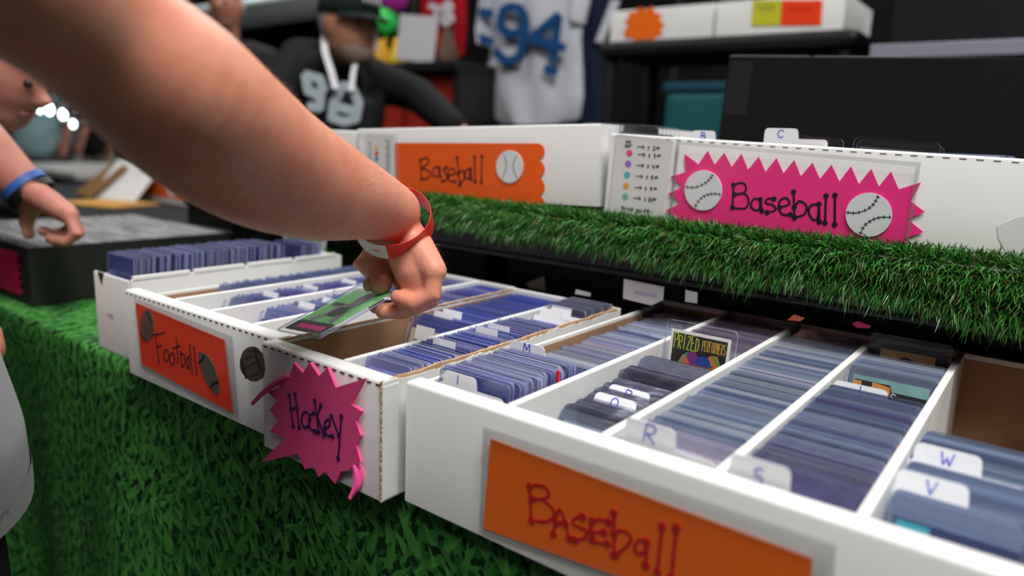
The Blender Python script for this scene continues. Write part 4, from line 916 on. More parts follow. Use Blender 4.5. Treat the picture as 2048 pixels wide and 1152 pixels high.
# ---------------------------------------------------------------- the card being held
def held():
    A = V((-.1806, .0009, .0091)); B = V((-.1049, -.0075, .0174)); D = V((-.1732, .0965, .0415))
    ex = (B-A).normalized(); ey = (D-A); ey = (ey-ex*ey.dot(ex)).normalized(); n = ex.cross(ey); W, Hh = .0765, .1015
    t = thing('card_holder', 'clear holder with green sports card pinched between thumb and fingers', 'card holder', A)
    P = lambda u, v, w=0: A + ex*u*W + ey*v*Hh + n*w
    def plate(u0, v0, u1, v1, w0, w1, r=.03):
        pts = [P(u0+r, v0), P(u1-r, v0), P(u1, v0+r*.75), P(u1, v1-r*.75), P(u1-r, v1), P(u0+r, v1), P(u0, v1-r*.75), P(u0, v0+r*.75)]
        return MB().prism([p+n*w0 for p in pts], n*(w1-w0), 0, 1)
    obj('holder', plate(0, 0, 1, 1, -.0011, .0011), [M['film'], M['plasticedge']], t)
    hm = mat('held_card_green', (.27, .86, .29), .4, .4, var=.25, scale=90)
    c = obj('card', plate(.085, .055, .915, .93, -.0004, .0003, .01), [hm, M['paper']], t)
    def poly(name, pts, mm, lift): obj(name, MB().prism([P(*q, .0003+lift) for q in pts], n*.00006), mm, c)
    poly('name_bar', [(.085, .055), (.915, .055), (.915, .215), (.085, .215)], mat('card_dark', (.035, .035, .04), .4), .00002)
    gm = mat('figure_grey', (.30, .31, .32), .5, var=.3, scale=200); dk = mat('figure_dark', (.05, .06, .06), .5, var=.4, scale=200)
    poly('player_print', [(.33, .22), (.42, .34), (.50, .40), (.62, .38), (.70, .26), (.80, .24), (.74, .40), (.66, .50), (.70, .62), (.74, .74), (.66, .86), (.52, .86), (.47, .74), (.52, .62), (.40, .58), (.22, .60), (.16, .56), (.38, .50), (.34, .40), (.24, .28)], gm, .00010)
    poly('player_print', [(.42, .36), (.60, .36), (.70, .46), (.62, .56), (.46, .54), (.40, .46)], dk, .00018)
    poly('player_print', [(.18, .56), (.42, .56), (.44, .61), (.20, .62)], dk, .00018)
    poly('white_corner', [(.10, .87), (.45, .87), (.45, .92), (.10, .92)], M['paper'], .00012)
    pk = mat('card_pink_ink', (.85, .05, .30), .4)
    mb = MB(); r = random.Random(4)
    for k in range(7):
        u = .24+.085*k; mb.stroke([P(u, .095+.01*(k % 2), .0004), P(u+.03, .18, .0004), P(u+.05, .11, .0004), P(u+.075, .165, .0004)], .0022, n, .00006)
    obj('lettering', mb, pk, c)
    obj('bar_line', MB().stroke([P(.12, .225, .0004), P(.88, .225, .0004)], .003, n, .00006), dk, c)
held()
# ---------------------------------------------------------------- holders whose card shows its face
def shown(x, y, lean, dz, hf, label, col, w=1.0, ch=.0885, cz=None):
    h = HH*hf; t = thing('card_holder', label, 'card holder', (x, y, FZ+dz), rot=(-lean, 0, 0))
    obj('sleeve', MB().prism(rounded(HW*w, h, .005, 4, -.0014), (0, .0028, 0), 0, 1), [M['film'], M['plasticedge']], t, True)
    cz = cz if cz is not None else h-.009-ch
    c = obj('card', MB().box((-.0317*w, -.0004, cz), (.0317*w, .0004, cz+ch)), col, t, True); return t, c, cz, ch
def pm(name, c, pts, mm, lift): obj(name, MB().prism([(x, -.0005-lift, z) for x, z in pts], (0, .0001, 0)), mm, c, True)
def line(mb, pts, w, lift): mb.stroke([(x, -.0005-lift, z) for x, z in pts], w, (0, -1, 0), .0001)
def circ(cx_, cz_, rx, rz, a0=0, a1=360, n=16): return arc((cx_, cz_), rx, rz, a0, a1, n)
# PRIZED PERFORMERS
t, c, z0, ch = shown(cx(1)+.001, .262, .10, .001, 1.25, 'tall clear holder with colourful PRIZED PERFORMERS baseball card', M['paper'], w=.99)
top = z0+ch; BKc = mat('card_black', (.02, .02, .022), .35)
pm('picture', c, [(-.0285, z0+.003), (.0285, z0+.003), (.0285, top-.003), (-.0285, top-.003)], BKc, .00005)
pm('star_print', c, [(.006, top-.030), (.012, top-.020), (.020, top-.019), (.024, top-.028), (.027, top-.045), (.010, top-.050), (.0, top-.045)], mat('card_amber', (.55, .20, .04), .4), .0001)
pm('star_print', c, [(-.027, top-.046), (-.016, top-.024), (-.004, top-.020), (.003, top-.030), (-.008, top-.050), (-.026, top-.052)], mat('card_coral', (.62, .14, .10), .4), .0001)
pm('star_print', c, [(-.014, top-.022), (-.003, top-.018), (.002, top-.028), (-.006, top-.034)], mat('card_purple', (.22, .04, .22), .4), .00015)
mb = MB(); line(mb, [(-.026, top-.046), (-.012, top-.022)], .0018, .0002); line(mb, [(.017, top-.020), (.028, top-.034)], .0018, .0002); obj('green_lines', mb, mat('card_green', (.04, .42, .14), .4), c, True)
pm('jersey_print', c, [(-.020, z0+.004), (-.022, top-.052), (-.012, top-.042), (-.004, top-.037), (.004, top-.048), (.012, top-.056), (.016, z0+.004)], mat('card_blue_grey', (.16, .24, .46), .4), .0002)
pm('face_print', c, circ(.007, top-.037, .0068, .0080)[:-1], mat('card_skin', (.20, .08, .05), .4), .00025)
pm('cap_print', c, circ(.006, top-.0285, .0078, .0068, 0, 180) + [(-.002, top-.032), (.017, top-.031)], mat('card_cap_blue', (.03, .07, .40), .35), .0003)
LT = {'P': [[(0, 0), (0, 1), (.9, .95), (.9, .55), (0, .5)]], 'R': [[(0, 0), (0, 1), (.9, .95), (.9, .55), (0, .5), (.9, 0)]], 'I': [[(.4, 0), (.4, 1)]], 'Z': [[(0, 1), (.9, 1), (0, 0), (.9, 0)]], 'E': [[(.9, 1), (0, 1), (0, 0), (.9, 0)], [(0, .5), (.7, .5)]], 'D': [[(0, 0), (0, 1), (.7, .9), (.9, .5), (.7, .1), (0, 0)]],
      'F': [[(0, 0), (0, 1), (.9, 1)], [(0, .5), (.7, .5)]], 'O': [[(0, .1), (0, .9), (.45, 1), (.9, .9), (.9, .1), (.45, 0), (0, .1)]], 'M': [[(0, 0), (0, 1), (.45, .4), (.9, 1), (.9, 0)]], 'S': [[(.9, .9), (.3, 1), (0, .75), (.9, .3), (.6, 0), (0, .1)]]}
mb = MB(); mb2 = MB()
x = -.0265
for k, chx in enumerate('PRIZED'):
    for s in LT[chx]: line(mb, [(x+u*.0034, top-.0185+(.0135+(.002 if k % 2 == 0 else 0))*v) for u, v in s], .0011, .0004)
    x += .0046
x = .0035
for k, chx in enumerate('PERFORMERS'):
    for s in LT[chx]: line(mb2, [(x+u*.0017, top-.0165+.0105*v) for u, v in s], .0007, .0004)
    x += .00245
obj('lettering', mb, mat('card_lime', (.42, .50, .03), .4), c, True); obj('lettering', mb2, mat('card_lime_orange', (.55, .34, .04), .4), c, True)
# orange and black card with a white script mark
t, c, z0, ch = shown(cx(3)+.002, .3000, .20, .003, 1.04, 'clear holder with orange and black card marked Sox in white script', mat('card_teal_white', (.20, .38, .40), .4, var=.5, scale=60)); top = z0+ch
pm('picture', c, [(-.030, z0), (.031, z0), (.031, top-.010), (.002, top-.010), (.0, top-.004), (-.030, top-.004)], BKc, .00005)
pm('orange_block', c, [(-.031, z0), (-.031, top-.005), (-.024, top-.005), (-.024, z0)], mat('card_orange', (.62, .25, .06), .4), .0001); pm('orange_block', c, [(-.015, z0+.04), (-.015, top-.004), (.0, top-.006), (.001, top-.012), (-.006, top-.018), (-.012, z0+.05)], mat('card_orange2', (.62, .25, .06), .4), .0001)
mb = MB()
line(mb, [(.006, top-.012), (.003, top-.011), (.002, top-.0135), (.005, top-.016), (.0045, top-.0195), (.001, top-.0185)], .0007, .0003); line(mb, circ(.0065, top-.0215, .0016, .002), .0006, .0003); line(mb, [(.008, top-.020), (.012, top-.026)], .0006, .0003); line(mb, [(.012, top-.0205), (.008, top-.026)], .0006, .0003)
obj('script_mark', mb, M['paper'], c, True)
# dark holder with a tan portrait card
t, c, z0, ch = shown(cx(3)+.001, .402, .08, .0, 1.19, 'tall dark-bordered holder with tan portrait card under the shelf edge', BKc); top = z0+ch
pm('picture', c, [(-.026, z0+.01), (.024, z0+.01), (.024, top-.006), (-.026, top-.006)], mat('card_tan', (.42, .24, .10), .5, var=.25, scale=80), .00005)
pm('portrait_print', c, circ(-.002, top-.022, .009, .011)[:-1], mat('portrait_dark', (.05, .03, .025), .5), .0001); pm('portrait_print', c, [(-.010, top-.032), (.007, top-.032), (.014, z0+.02), (-.016, z0+.02)], mat('portrait_dark2', (.06, .03, .025), .5), .0001)
# nearest row: front card with bright bits
t, c, z0, ch = shown(cx(4), .0265, .40, .003, 1.0, 'front card holder of the nearest row with bright coloured print', mat('card_navy', (.03, .04, .12), .35)); top = z0+ch
for (a, b, d, e, col) in ((-.030, -.012, .002, .010, (.04, .32, .42)), (-.024, -.012, .012, .018, (.75, .30, .04)), (-.006, .000, .014, .019, (.7, .02, .06)), (.0, .016, .016, .022, (.35, .25, .55)), (-.030, -.026, .010, .020, (.7, .75, .8))):
    pm('colour_patch', c, [(a, top-e), (b, top-e), (b, top-d), (a, top-d)], mat('patch', col, .4), .0001)
# accents in the football and hockey rows
t, c, z0, ch = shown(-.2880, .046, .34, .0, .98, 'card holder with pink print at the front of the third Football row', mat('card_dark_blue', (.05, .06, .2), .35), w=.93); top = z0+ch
pm('pink_print', c, [(-.026, top-.030), (-.010, top-.032), (-.009, top-.008), (-.018, top-.004), (-.026, top-.010)], mat('card_hot_pink', (.85, .05, .28), .4), .0001)
t, c, z0, ch = shown(-.3670, .046, .34, .0, .98, 'card holder with grey print at the front of the second Football row', mat('card_grey_print', (.30, .36, .42), .35, var=.8, scale=70), w=.90)
t, c, z0, ch = shown(-.4460, .078, .50, .002, .98, 'clear card holder leaning back at the front of the first Football row', mat('card_pale_lilac', (.45, .44, .55), .35, var=.5, scale=60), w=.92)
t, c, z0, ch = shown(-.2880, .155, .30, .010, .98, 'bright blue card holder standing up in the third Football row', mat('card_cyan_blue', (.02, .28, .60), .35), w=.93)
t, c, z0, ch = shown((HX0+.0052+hd)/2, .139, .30, .0, 1.0, 'card holder with white price sticker beside the empty Hockey slot', mat('card_cream', (.55, .50, .38), .4, var=.6, scale=60)); top = z0+ch
pm('price_sticker', c, [(-.024, top-.012), (.004, top-.012), (.004, top+.004), (-.024, top+.004)], M['paper'], .0010)
pm('dark_print', c, [(-.024, top-.030), (.020, top-.030), (.020, top-.016), (-.024, top-.016)], BKc, .0001)
t, c, z0, ch = shown((hd+.0068+HX1-.0072)/2, .300, .10, .007, 1.0, 'front one of the tall grey holders, white sticker with dark dot', mat('card_slate', (.14, .13, .2), .35), w=.76); top = z0+ch
pm('sticker', c, [(-.022, top-.010), (.0, top-.010), (.0, top+.003), (-.022, top+.003)], M['paper'], .0012); pm('sticker_dot', c, circ(-.016, top-.003, .002, .0025)[:-1], M['ink'], .0014)
def tab_only(x, y, lean, dz, label, group, tw=.030, w=.060, tx=-.006):
    t = thing('index_divider', label, 'divider', (x, y, FZ+dz), group, (-lean, 0, 0)); h = .095
    obj('plate', MB().prism([(-w/2, -.0004, 0), (w/2, -.0004, 0), (w/2, -.0004, h), (tx+tw/2, -.0004, h), (tx+tw/2-.001, -.0004, h+.010), (tx-tw/2+.001, -.0004, h+.010), (tx-tw/2, -.0004, h), (-w/2, -.0004, h)], (0, .0008, 0)), M['tab'], t, True)
for k, y in enumerate((.090, .150, .215, .29)): tab_only(-.3670, y, .36, .003, 'plain white index tab among the second Football row', 'plain tabs, second Football row')
for k, y in enumerate((.085, .120, .200, .27)): tab_only(-.2880, y, .36, .003, 'plain white index tab among the third Football row', 'plain tabs, third Football row')
for k, y in enumerate((.165, .180)): tab_only((HX0+hd)/2, y, .28, .004, 'small white index tab behind the price-stickered holder', 'tabs behind the empty slot')
for k, y in enumerate((.085, .150, .170)): tab_only((hd+HX1)/2, y, .16, .004, 'plain white index tab among blue holders along the torn wall', 'plain tabs along the torn wall', w=.055, tx=-.004)
for k, y in enumerate((.246, .268)): tab_only((hd+HX1)/2, y, .42, .012, 'white index tab standing out near the back of the Hockey box', 'tabs near the back of the Hockey box', w=.055, tx=-.006)
# coloured slips showing between holders
tag(obj('card_slip', MB().bbox((D0-.0035, .089, -.012), (D0-.0004, .0905, .0095), .0005), mat('red_slip', (.75, .01, .02), .5)), 'red slip at the row end near the M divider', 'slip')
tag(obj('card_slip', MB().bbox((.334, .150, -.020), (.3376, .1515, -.004), .0005), mat('red_slip2', (.70, .01, .02), .5)), 'red slip at the end of the row behind the S divider', 'slip')
# ---------------------------------------------------------------- booth behind the table
def loft_outline(mb, pxl, pxr, Y, th, n=1):        # thick hanging cloth: left and right edges read at one distance
    rings = []
    for l, r in zip(pxl, pxr):
        a, b = onY(l, Y), onY(r, Y); k = 14; fr = []; bk = []
        for i in range(k+1):
            s = i/k; p = a.lerp(b, s); bulge = th*math.sin(PI*s)**.6 + .012*math.sin(s*17+p.z*5)*math.sin(PI*s)
            fr.append(p - V((0, bulge, 0))); bk.append(p + V((0, bulge*.6+.006, 0)))
        rings.append(fr + bk[::-1])
    return mb.loft(rings)
# black display box behind the upper right box
BLK = mat('black_textured_board', (.006, .006, .0065), .55, .18)
def weave(mt):
    N = mt.node_tree.nodes; L = mt.node_tree.links; b = N['Principled BSDF']; tc = N.new('ShaderNodeTexCoord'); mp = N.new('ShaderNodeMapping'); mp.inputs['Rotation'].default_value = (0, math.radians(40), 0); L.new(tc.outputs['Object'], mp.inputs[0])
    wv = N.new('ShaderNodeTexWave'); wv.inputs['Scale'].default_value = 120; wv.bands_direction = 'Z'; L.new(mp.outputs[0], wv.inputs['Vector'])
    bp = N.new('ShaderNodeBump'); bp.inputs['Strength'].default_value = .5; bp.inputs['Distance'].default_value = .0006; L.new(wv.outputs['Fac'], bp.inputs['Height']); L.new(bp.outputs[0], b.inputs['Normal'])
weave(BLK)
t = thing('display_box', 'black textured display box standing behind the pink Baseball sign box', 'box', (-.085, .80, SHZ+.003), rot=tilt(2.4))
obj('body', MB().bbox((0, 0, 0), (.86, .13, .2475), .0015), BLK, t, True)
obj('end_tape', MB().box((.004, -.0006, .155), (.042, .0002, .240)), mat('black_tape', (.016, .016, .017), .3), t, True)
for a, b in ((.002, .128), (.134, .26)): obj('top_strip', MB().box((a, .002, .2475), (b, .006, .2485)), mat('grey_strip', (.35, .35, .35), .4), t, True)
# holders and tabs sticking up out of the upper boxes
def up_holder(px0, px1, ytop, Y, label, hh=.09, lean=.06):
    a = onY(px0, Y); b = onY(px1, Y); w_ = (b-a).length; t = thing('card_holder', label, 'card holder', ((a.x+b.x)/2, Y-.0, (a.z+b.z)/2-hh), 'holders in the upper boxes')
    ang = math.atan2(b.z-a.z, b.x-a.x); t.rotation_euler = (-lean*0, -ang, 0)
    pts = rounded(w_, hh, .006, 3, -.001); obj('sleeve', MB().prism(pts, (0, .002, 0), 0, 1), [M['film'], M['plasticedge']], t, True)
    obj('card', MB().box((-w_*.42, -.0003, 0), (w_*.42, .0003, hh-.010)), mat('clear_insert', (.10, .10, .12), .3), t, True); return t
up_holder((1700, 272), (1873, 286), 0, UY+.045, 'clear empty-topped card holder rising behind the pink Baseball sign')
up_holder((1706, 278), (1879, 293), 0, UY+.041, 'second clear card holder just in front of the empty-topped one')
up_holder((1526, 262), (1676, 278), 0, UY+.050, 'clear card holder behind the C divider in the upper box')
for k in range(9): up_holder((1164+9*k, 243+k*.6), (1290+8*k, 250+k*.7), 0, UY+.075-k*.004, 'clear card holder in the clump at the corner of the upper boxes')
def up_div(letter, px, Y, label):
    p = onY(px, Y); divider(letter, p.x, Y, p.z-.106, 0.0, label, tx=-.016 if letter == 'C' else 0, tw=.038 if letter == 'C' else .03, w=.072 if letter == 'C' else .031, h=.095, th=.0115)
up_div('C', (1592, 258), UY+.040, 'white index divider with blue C above the pink Baseball sign')
up_div('B', (1408, 262), UY+.040, 'white index divider with blue B above the price guide card')
# white tags under the shelf
def ptag(px, Y, label, mark=True):
    t = thing('paper_tag', label, 'tag', onY(px[2], Y)); obj('paper', MB().prism([onY(p, Y) for p in px], (0, .0008, 0)), M['paper'], t)
    if mark:
        c = [sum(p[0] for p in px)/len(px), sum(p[1] for p in px)/len(px)]
        obj('writing', pen(MB(), [[(c[0]-20, c[1]-3), (c[0]-6, c[1]-1), (c[0]+8, c[1]+1), (c[0]+22, c[1]+4)]], I, Y-.0002, .0045), mat('faded_blue_ink', (.55, .55, .72), .7), t)
ptag([(1248, 558), (1328, 574), (1326, 600), (1303, 611), (1246, 597)], SHY-.0015, 'white paper tag with faint blue writing hanging from the shelf lip')
ptag([(1152, 579), (1181, 586), (1180, 593), (1150, 588)], SHY-.0015, 'tiny white tag hanging under the shelf behind the Hockey box', False)
ptag([(1371, 580), (1395, 585), (1394, 607), (1370, 603)], SHY-.0015, 'narrow white tag hanging from the shelf lip beside the larger one', False)
ptag([(1052, 567), (1088, 553), (1091, 581), (1060, 577)], .46, 'folded white paper corner behind the Hockey box', False)
ptag([(560, 452), (655, 466), (650, 500), (640, 520), (575, 497)], .40, 'white and green printed paper standing behind the narrow box', False)
obj('printed_panel', MB().prism([onY(p, .399) for p in ((565, 455), (648, 466), (646, 482), (572, 474))], (0, .0006, 0)), mat('green_print', (.16, .36, .15), .6, var=.5, scale=120), bpy.data.objects[[o.name for o in sc.objects if o.name.startswith('paper_tag')][-1]])
t = thing('cup', 'small green plastic cup behind the Football box', 'cup', onY((665, 526), .47)); c0 = onY((665, 526), .47)
obj('cup_body', MB().sweep([c0+V((0, 0, .004)), c0+V((0, 0, .030))], [.014, .018], 14, ends=False), mat('green_plastic', (.12, .42, .10), .5), t, smooth=True, auto=40)
for px, l, mm in ((((1574, 640), (1588, 629), (1610, 636), (1600, 643)), 'small coral paper corner tucked on the shelf lip', (.80, .16, .10)), (((1704, 647), (1716, 642), (1742, 652), (1738, 657), (1712, 655)), 'small pink paper corner tucked on the shelf lip', (.60, .02, .14))):  # small flat coloured patches on the front of the lip
    s = thing('paper_corner', l, 'paper', onY(px[-1], SHY-.001)); obj('slip', MB().prism([onY(p, SHY-.0005) for p in px], (0, .0008, 0)), mat('slip_'+l.split()[1], mm, .5), s)
# ---- right-hand shelving with white boxes
SY = 1.80
t = thing('shelving_unit', 'black plastic shelving unit holding white boxes behind the black display box', 'shelving', (-.53, 2.0, FLOOR))
zt = .540
obj('shelf_board', MB().bbox((-.945, SY, zt-.046), (-.118, SY+.40, zt), .02), M['black'], t)
obj('shelf_board', MB().bbox((-.945, SY, zt-.55), (-.118, SY+.40, zt-.51), .012), M['black'], t)
for x in (-.91, -.155):
    for y in (SY+.04, SY+.36): obj('post', MB().sweep([(x, y, FLOOR), (x, y, zt-.04)], [.022, .022], 12), M['black'], t)
def shelf_box(x0, x1, label):
    b = card_box('storage_box', label, (x0, SY+.02, zt+.001), x1-x0, .32, .098, [(x1-x0)*.5]); b['category'] = 'box'; return b
b1 = shelf_box(-.905, -.545, 'white card box with orange burst sign on the shelving unit'); b2 = shelf_box(-.535, -.165, 'white card box with yellow and red signs on the shelving unit')
bu = [(1247, 62), (1256, 52), (1248, 42), (1258, 36), (1256, 24), (1270, 24), (1280, 14), (1292, 20), (1304, 12), (1310, 24), (1324, 30), (1318, 40), (1330, 48), (1320, 58), (1326, 68), (1312, 72), (1304, 82), (1292, 76), (1278, 82), (1264, 76), (1250, 76)]
s = thing('sign', 'small orange starburst sign on the shelving unit box', 'sign', onY((1290, 80), SY+.018)); obj('card', flat(MB(), bu, I, SY+.0175, .001), M['orange'], s)
s = thing('sign', 'yellow paper sign on the shelving unit box', 'sign', onY((1530, 50), SY+.018)); obj('card', flat(MB(), [(1506, 0), (1563, 0), (1560, 51), (1502, 52)], I, SY+.0175, .001), mat('yellow_card', (.62, .60, .02), .6), s)
obj('writing', pen(MB(), [[(1516+k*7, 8+(k % 2)*5), (1520+k*7, 20)] for k in range(5)], I, SY+.0172, .003), M['foot'], s)
s = thing('sign', 'red-orange paper sign beside the yellow sign', 'sign', onY((1600, 50), SY+.018)); obj('card', flat(MB(), [(1564, 0), (1645, 0), (1642, 50), (1561, 51)], I, SY+.0172, .001), M['orangered'], s)
obj('writing', pen(MB(), [[(1578+k*7, 12+(k % 2)*4), (1582+k*7, 24)] for k in range(7)], I, SY+.0168, .003), M['inkred'], s)
TEAL = mat('teal_panel', (.012, .11, .13), .5, var=.4, scale=3)
t = thing('storage_tote', 'teal storage tote under the shelving board', 'tote', (-.32, SY+.2, zt-.51)); obj('tub', MB().bbox((-.70, SY+.05, zt-.508), (-.16, SY+.34, zt-.16), .02), TEAL, t); obj('lid', MB().bbox((-.71, SY+.045, zt-.16), (-.15, SY+.345, zt-.13), .008), mat('teal_lid', (.012, .07, .12), .5), t)
# backdrop drape behind the booth
BD = fabric('black_drape', (.010, .010, .011), .95, 300)
def drape(x0, x1, y, label):
    mb = MB(); n = 90; rings = []
    for i in range(n+1):
        x = x0+(x1-x0)*i/n; yy = y + .03*math.sin(x*22)+.012*math.sin(x*51); rings.append([V((x, yy, FLOOR)), V((x, yy+.004, FLOOR)), V((x, yy+.004, 1.75)), V((x, yy, 1.75))])
    tag(obj('pipe_drape', mb.loft(rings), BD, smooth=True, auto=50), label, 'drape')
drape(-2.9, 2.6, 2.75, 'black pipe-and-drape curtain behind the jerseys')
# jerseys
def jersey(name, label, pl, pr, Y, mm, th=.06):
    t = thing('jersey', label, 'jersey', onY(((pl[-1][0]+pr[-1][0])/2, pl[-1][1]), Y)); o = obj('body', loft_outline(MB(), pl, pr, Y, th), mm, t, smooth=True, auto=60); return t
WJ = fabric('white_jersey', (.66, .67, .74), .85, 700, .04); NV = fabric('navy_jersey', (.012, .018, .045), .9); RD = fabric('red_jersey', (.42, .008, .015), .85); BLU = fabric('blue_twill', (.012, .085, .26), .8)
JY = 2.25
t = jersey('jersey', 'white football jersey with large blue number 94', [(1000, -70), (985, -30), (984, 40), (982, 90), (974, 140), (972, 190), (980, 235), (1004, 250)], [(1130, -70), (1168, -30), (1164, 40), (1162, 80), (1164, 130), (1166, 190), (1160, 235), (1140, 250)], JY, WJ)
obj('sleeve', loft_outline(MB(), [(992, -60), (966, 0), (958, 60), (962, 88)], [(1002, -50), (990, 10), (984, 70), (984, 95)], JY, .05), WJ, t, smooth=True, auto=60)
obj('sleeve', loft_outline(MB(), [(1130, -60), (1140, 0), (1148, 40)], [(1165, -60), (1180, 0), (1168, 50)], JY, .05), WJ, t, smooth=True, auto=60)
obj('sleeve_stripe', MB().prism([onY(p, JY-.062) for p in ((958, 15), (984, 18), (984, 36), (957, 34))], (0, .01, 0)), BLU, t)
obj('sleeve_stripe', MB().prism([onY(p, JY-.062) for p in ((957, 66), (984, 74), (984, 92), (960, 86))], (0, .01, 0)), BLU, t)
mb = MB(); Yn = JY-.078
nine = [(1052, 52), (1050, 32), (1042, 18), (1026, 14), (1010, 20), (1004, 36), (1004, 54), (1012, 64), (1030, 68), (1046, 64), (1052, 52), (1048, 90), (1040, 116), (1024, 122), (1006, 118), (996, 106)]
four = [[(1118, 34), (1064, 78), (1128, 96)], [(1118, 34), (1108, 120)], [(1094, 138), (1112, 144)]]
for s in [nine] + four: mb.stroke([onY(p, Yn) for p in s], .036, (0, -1, 0), .012)
obj('number', mb, BLU, t)
t = jersey('jersey', 'red football jersey with white numbers behind the white sheet', [(850, -60), (842, -20), (840, 30), (842, 80), (846, 110)], [(915, -60), (930, -20), (932, 30), (930, 80), (926, 112)], 2.45, RD)
mb = MB()
for s in ([(862, 12), (876, 16), (874, 34), (858, 44), (860, 52)], [(898, 8), (888, 16), (898, 28), (906, 40), (896, 50), (886, 40), (904, 18), (898, 8)]): mb.stroke([onY(p, 2.36) for p in s], .028, (0, -1, 0), .01)
obj('number', mb, WJ, t)
t = jersey('jersey', 'navy jersey hanging beside the white number 94 jersey', [(1166, -60), (1168, 0), (1166, 80), (1166, 170), (1166, 262)], [(1230, -60), (1236, 0), (1224, 80), (1216, 170), (1212, 262)], 2.32, NV)
obj('white_stripe', MB().prism([onY(p, 2.24) for p in ((1222, 0), (1240, 0), (1206, 84), (1190, 84))], (0, .008, 0)), WJ, t)
# rack pole carrying the jerseys
t = thing('garment_rack', 'black garment rack the jerseys hang from', 'rack', (-1.9, 2.45, FLOOR))
for x in (-2.55, -1.0): obj('post', MB().sweep([(x, 2.52, FLOOR), (x, 2.52, 1.15)], [.018, .018], 10), M['black'], t); obj('foot', MB().bbox((x-.02, 2.25, FLOOR), (x+.02, 2.66, FLOOR+.03), .005), M['black'], t)
obj('rail', MB().sweep([(-2.56, 2.40, 1.15), (-.99, 2.40, 1.15)], [.016, .016], 10), M['black'], t)
# display stand with bits and pieces behind the vendor
PY = 1.95
def flatpx(name, label, cat, pts, Y, th, mm, part='panel'):
    c = min((onY(p, Y) for p in pts), key=lambda q: q.z); t = thing(name, label, cat, (sum(onY(p, Y).x for p in pts)/len(pts), Y, c.z)); obj(part, MB().prism([onY(p, Y) for p in pts], (0, th, 0)), mm, t); return t
t = thing('counter', 'black counter stand behind the vendor', 'counter', (-1.65, 2.1, FLOOR))
a = onY((745, 122), PY); b = onY((912, 132), PY)
obj('top', MB().bbox((a.x-.1, PY, a.z-.05), (b.x, PY+.36, a.z-.012), .008), M['black'], t)
obj('side_panel', MB().bbox((b.x-.03, PY+.02, FLOOR), (b.x, PY+.34, a.z-.05), .004), M['black'], t); obj('side_panel', MB().bbox((a.x-.1, PY+.02, FLOOR), (a.x-.07, PY+.34, a.z-.05), .004), M['black'], t)
obj('back_panel', MB().box((a.x-.07, PY+.30, FLOOR), (b.x-.03, PY+.32, a.z-.05)), M['black'], t)
RB = mat('red_bin', (.34, .018, .008), .6, var=.3, scale=4)
for (p0, p1, l) in (((745, 165), (800, 255), 'red bin under the black counter, nearer the vendor'), ((812, 150), (905, 250), 'large red bin under the black counter')):
    q0 = onY(p0, PY+.06); q1 = onY(p1, PY+.06); t = thing('storage_bin', l, 'bin', ((q0.x+q1.x)/2, PY+.15, min(q0.z, q1.z))); obj('tub', MB().bbox((q0.x, PY+.06, FLOOR+.02 if False else q1.z-.25), (q1.x, PY+.27, q0.z), .012), RB, t)
ct = a.z-.011
flatpx('paper_sheet', 'glossy white sheet propped on the black counter', 'paper', [(800, 28), (876, 34), (866, 127), (793, 118)], PY+.05, .004, mat('glossy_white', (.78, .77, .82), .12, .6))
bl = onY((772, 42), PY+.16); t = thing('balloon', 'bright green balloon beside the vendor cap', 'balloon', bl-V((0, 0, .07))); obj('envelope', MB().ball(bl, (.056, .056, .068), n=14), mat('green_balloon', (.04, .72, .12), .35), t, smooth=True); obj('knot', MB().sweep([bl-V((0, 0, .066)), bl-V((0, 0, .08))], [.005, .009], 8), mat('green_balloon_knot', (.03, .6, .1), .4), t, smooth=True)
bl = onY((786, -8), PY+.18); t = thing('balloon', 'magenta balloon above the green balloon', 'balloon', bl-V((0, 0, .09))); obj('envelope', MB().ball(bl, (.076, .07, .085), n=14), mat('magenta_balloon', (.50, .03, .42), .35), t, smooth=True); obj('knot', MB().sweep([bl-V((0, 0, .083)), bl-V((0, 0, .10))], [.005, .009], 8), mat('magenta_knot', (.4, .02, .33), .4), t, smooth=True)
YL = mat('yellow_toy', (.80, .42, .03), .5, var=.2, scale=30)
for (px, r, l, mm) in (((765, 102), .045, 'yellow-orange pouch on the counter under the green balloon', YL), ((795, 98), .042, 'yellow pouch leaning on the white sheet', mat('yellow_pouch', (.82, .55, .04), .5)), ((748, 88), .035, 'lilac packet on the counter by the vendor shoulder', mat('lilac_packet', (.50, .42, .58), .6)), ((896, 92), .055, 'small brown and green figurine on the counter', mat('brown_figurine', (.12, .07, .045), .7, var=.6, scale=25))):
    c0 = onY(px, PY+.1); t = thing('pouch' if 'pouch' in l else 'packet' if 'packet' in l else 'figurine', l, 'packet' if 'fig' not in l else 'figurine', (c0.x, c0.y, ct))
    obj('body', MB().sweep([(c0.x, c0.y, ct+.005), (c0.x, c0.y, (ct+c0.z)/2), (c0.x, c0.y, c0.z+r*.8)], [(r, r*.6), (r*1.1, r*.6), (r*.55, r*.25)], 14), mm, t, smooth=True); obj('seal', MB().box((c0.x-r*.6, c0.y-.003, c0.z+r*.75), (c0.x+r*.6, c0.y+.003, c0.z+r*1.2)), mm, t)
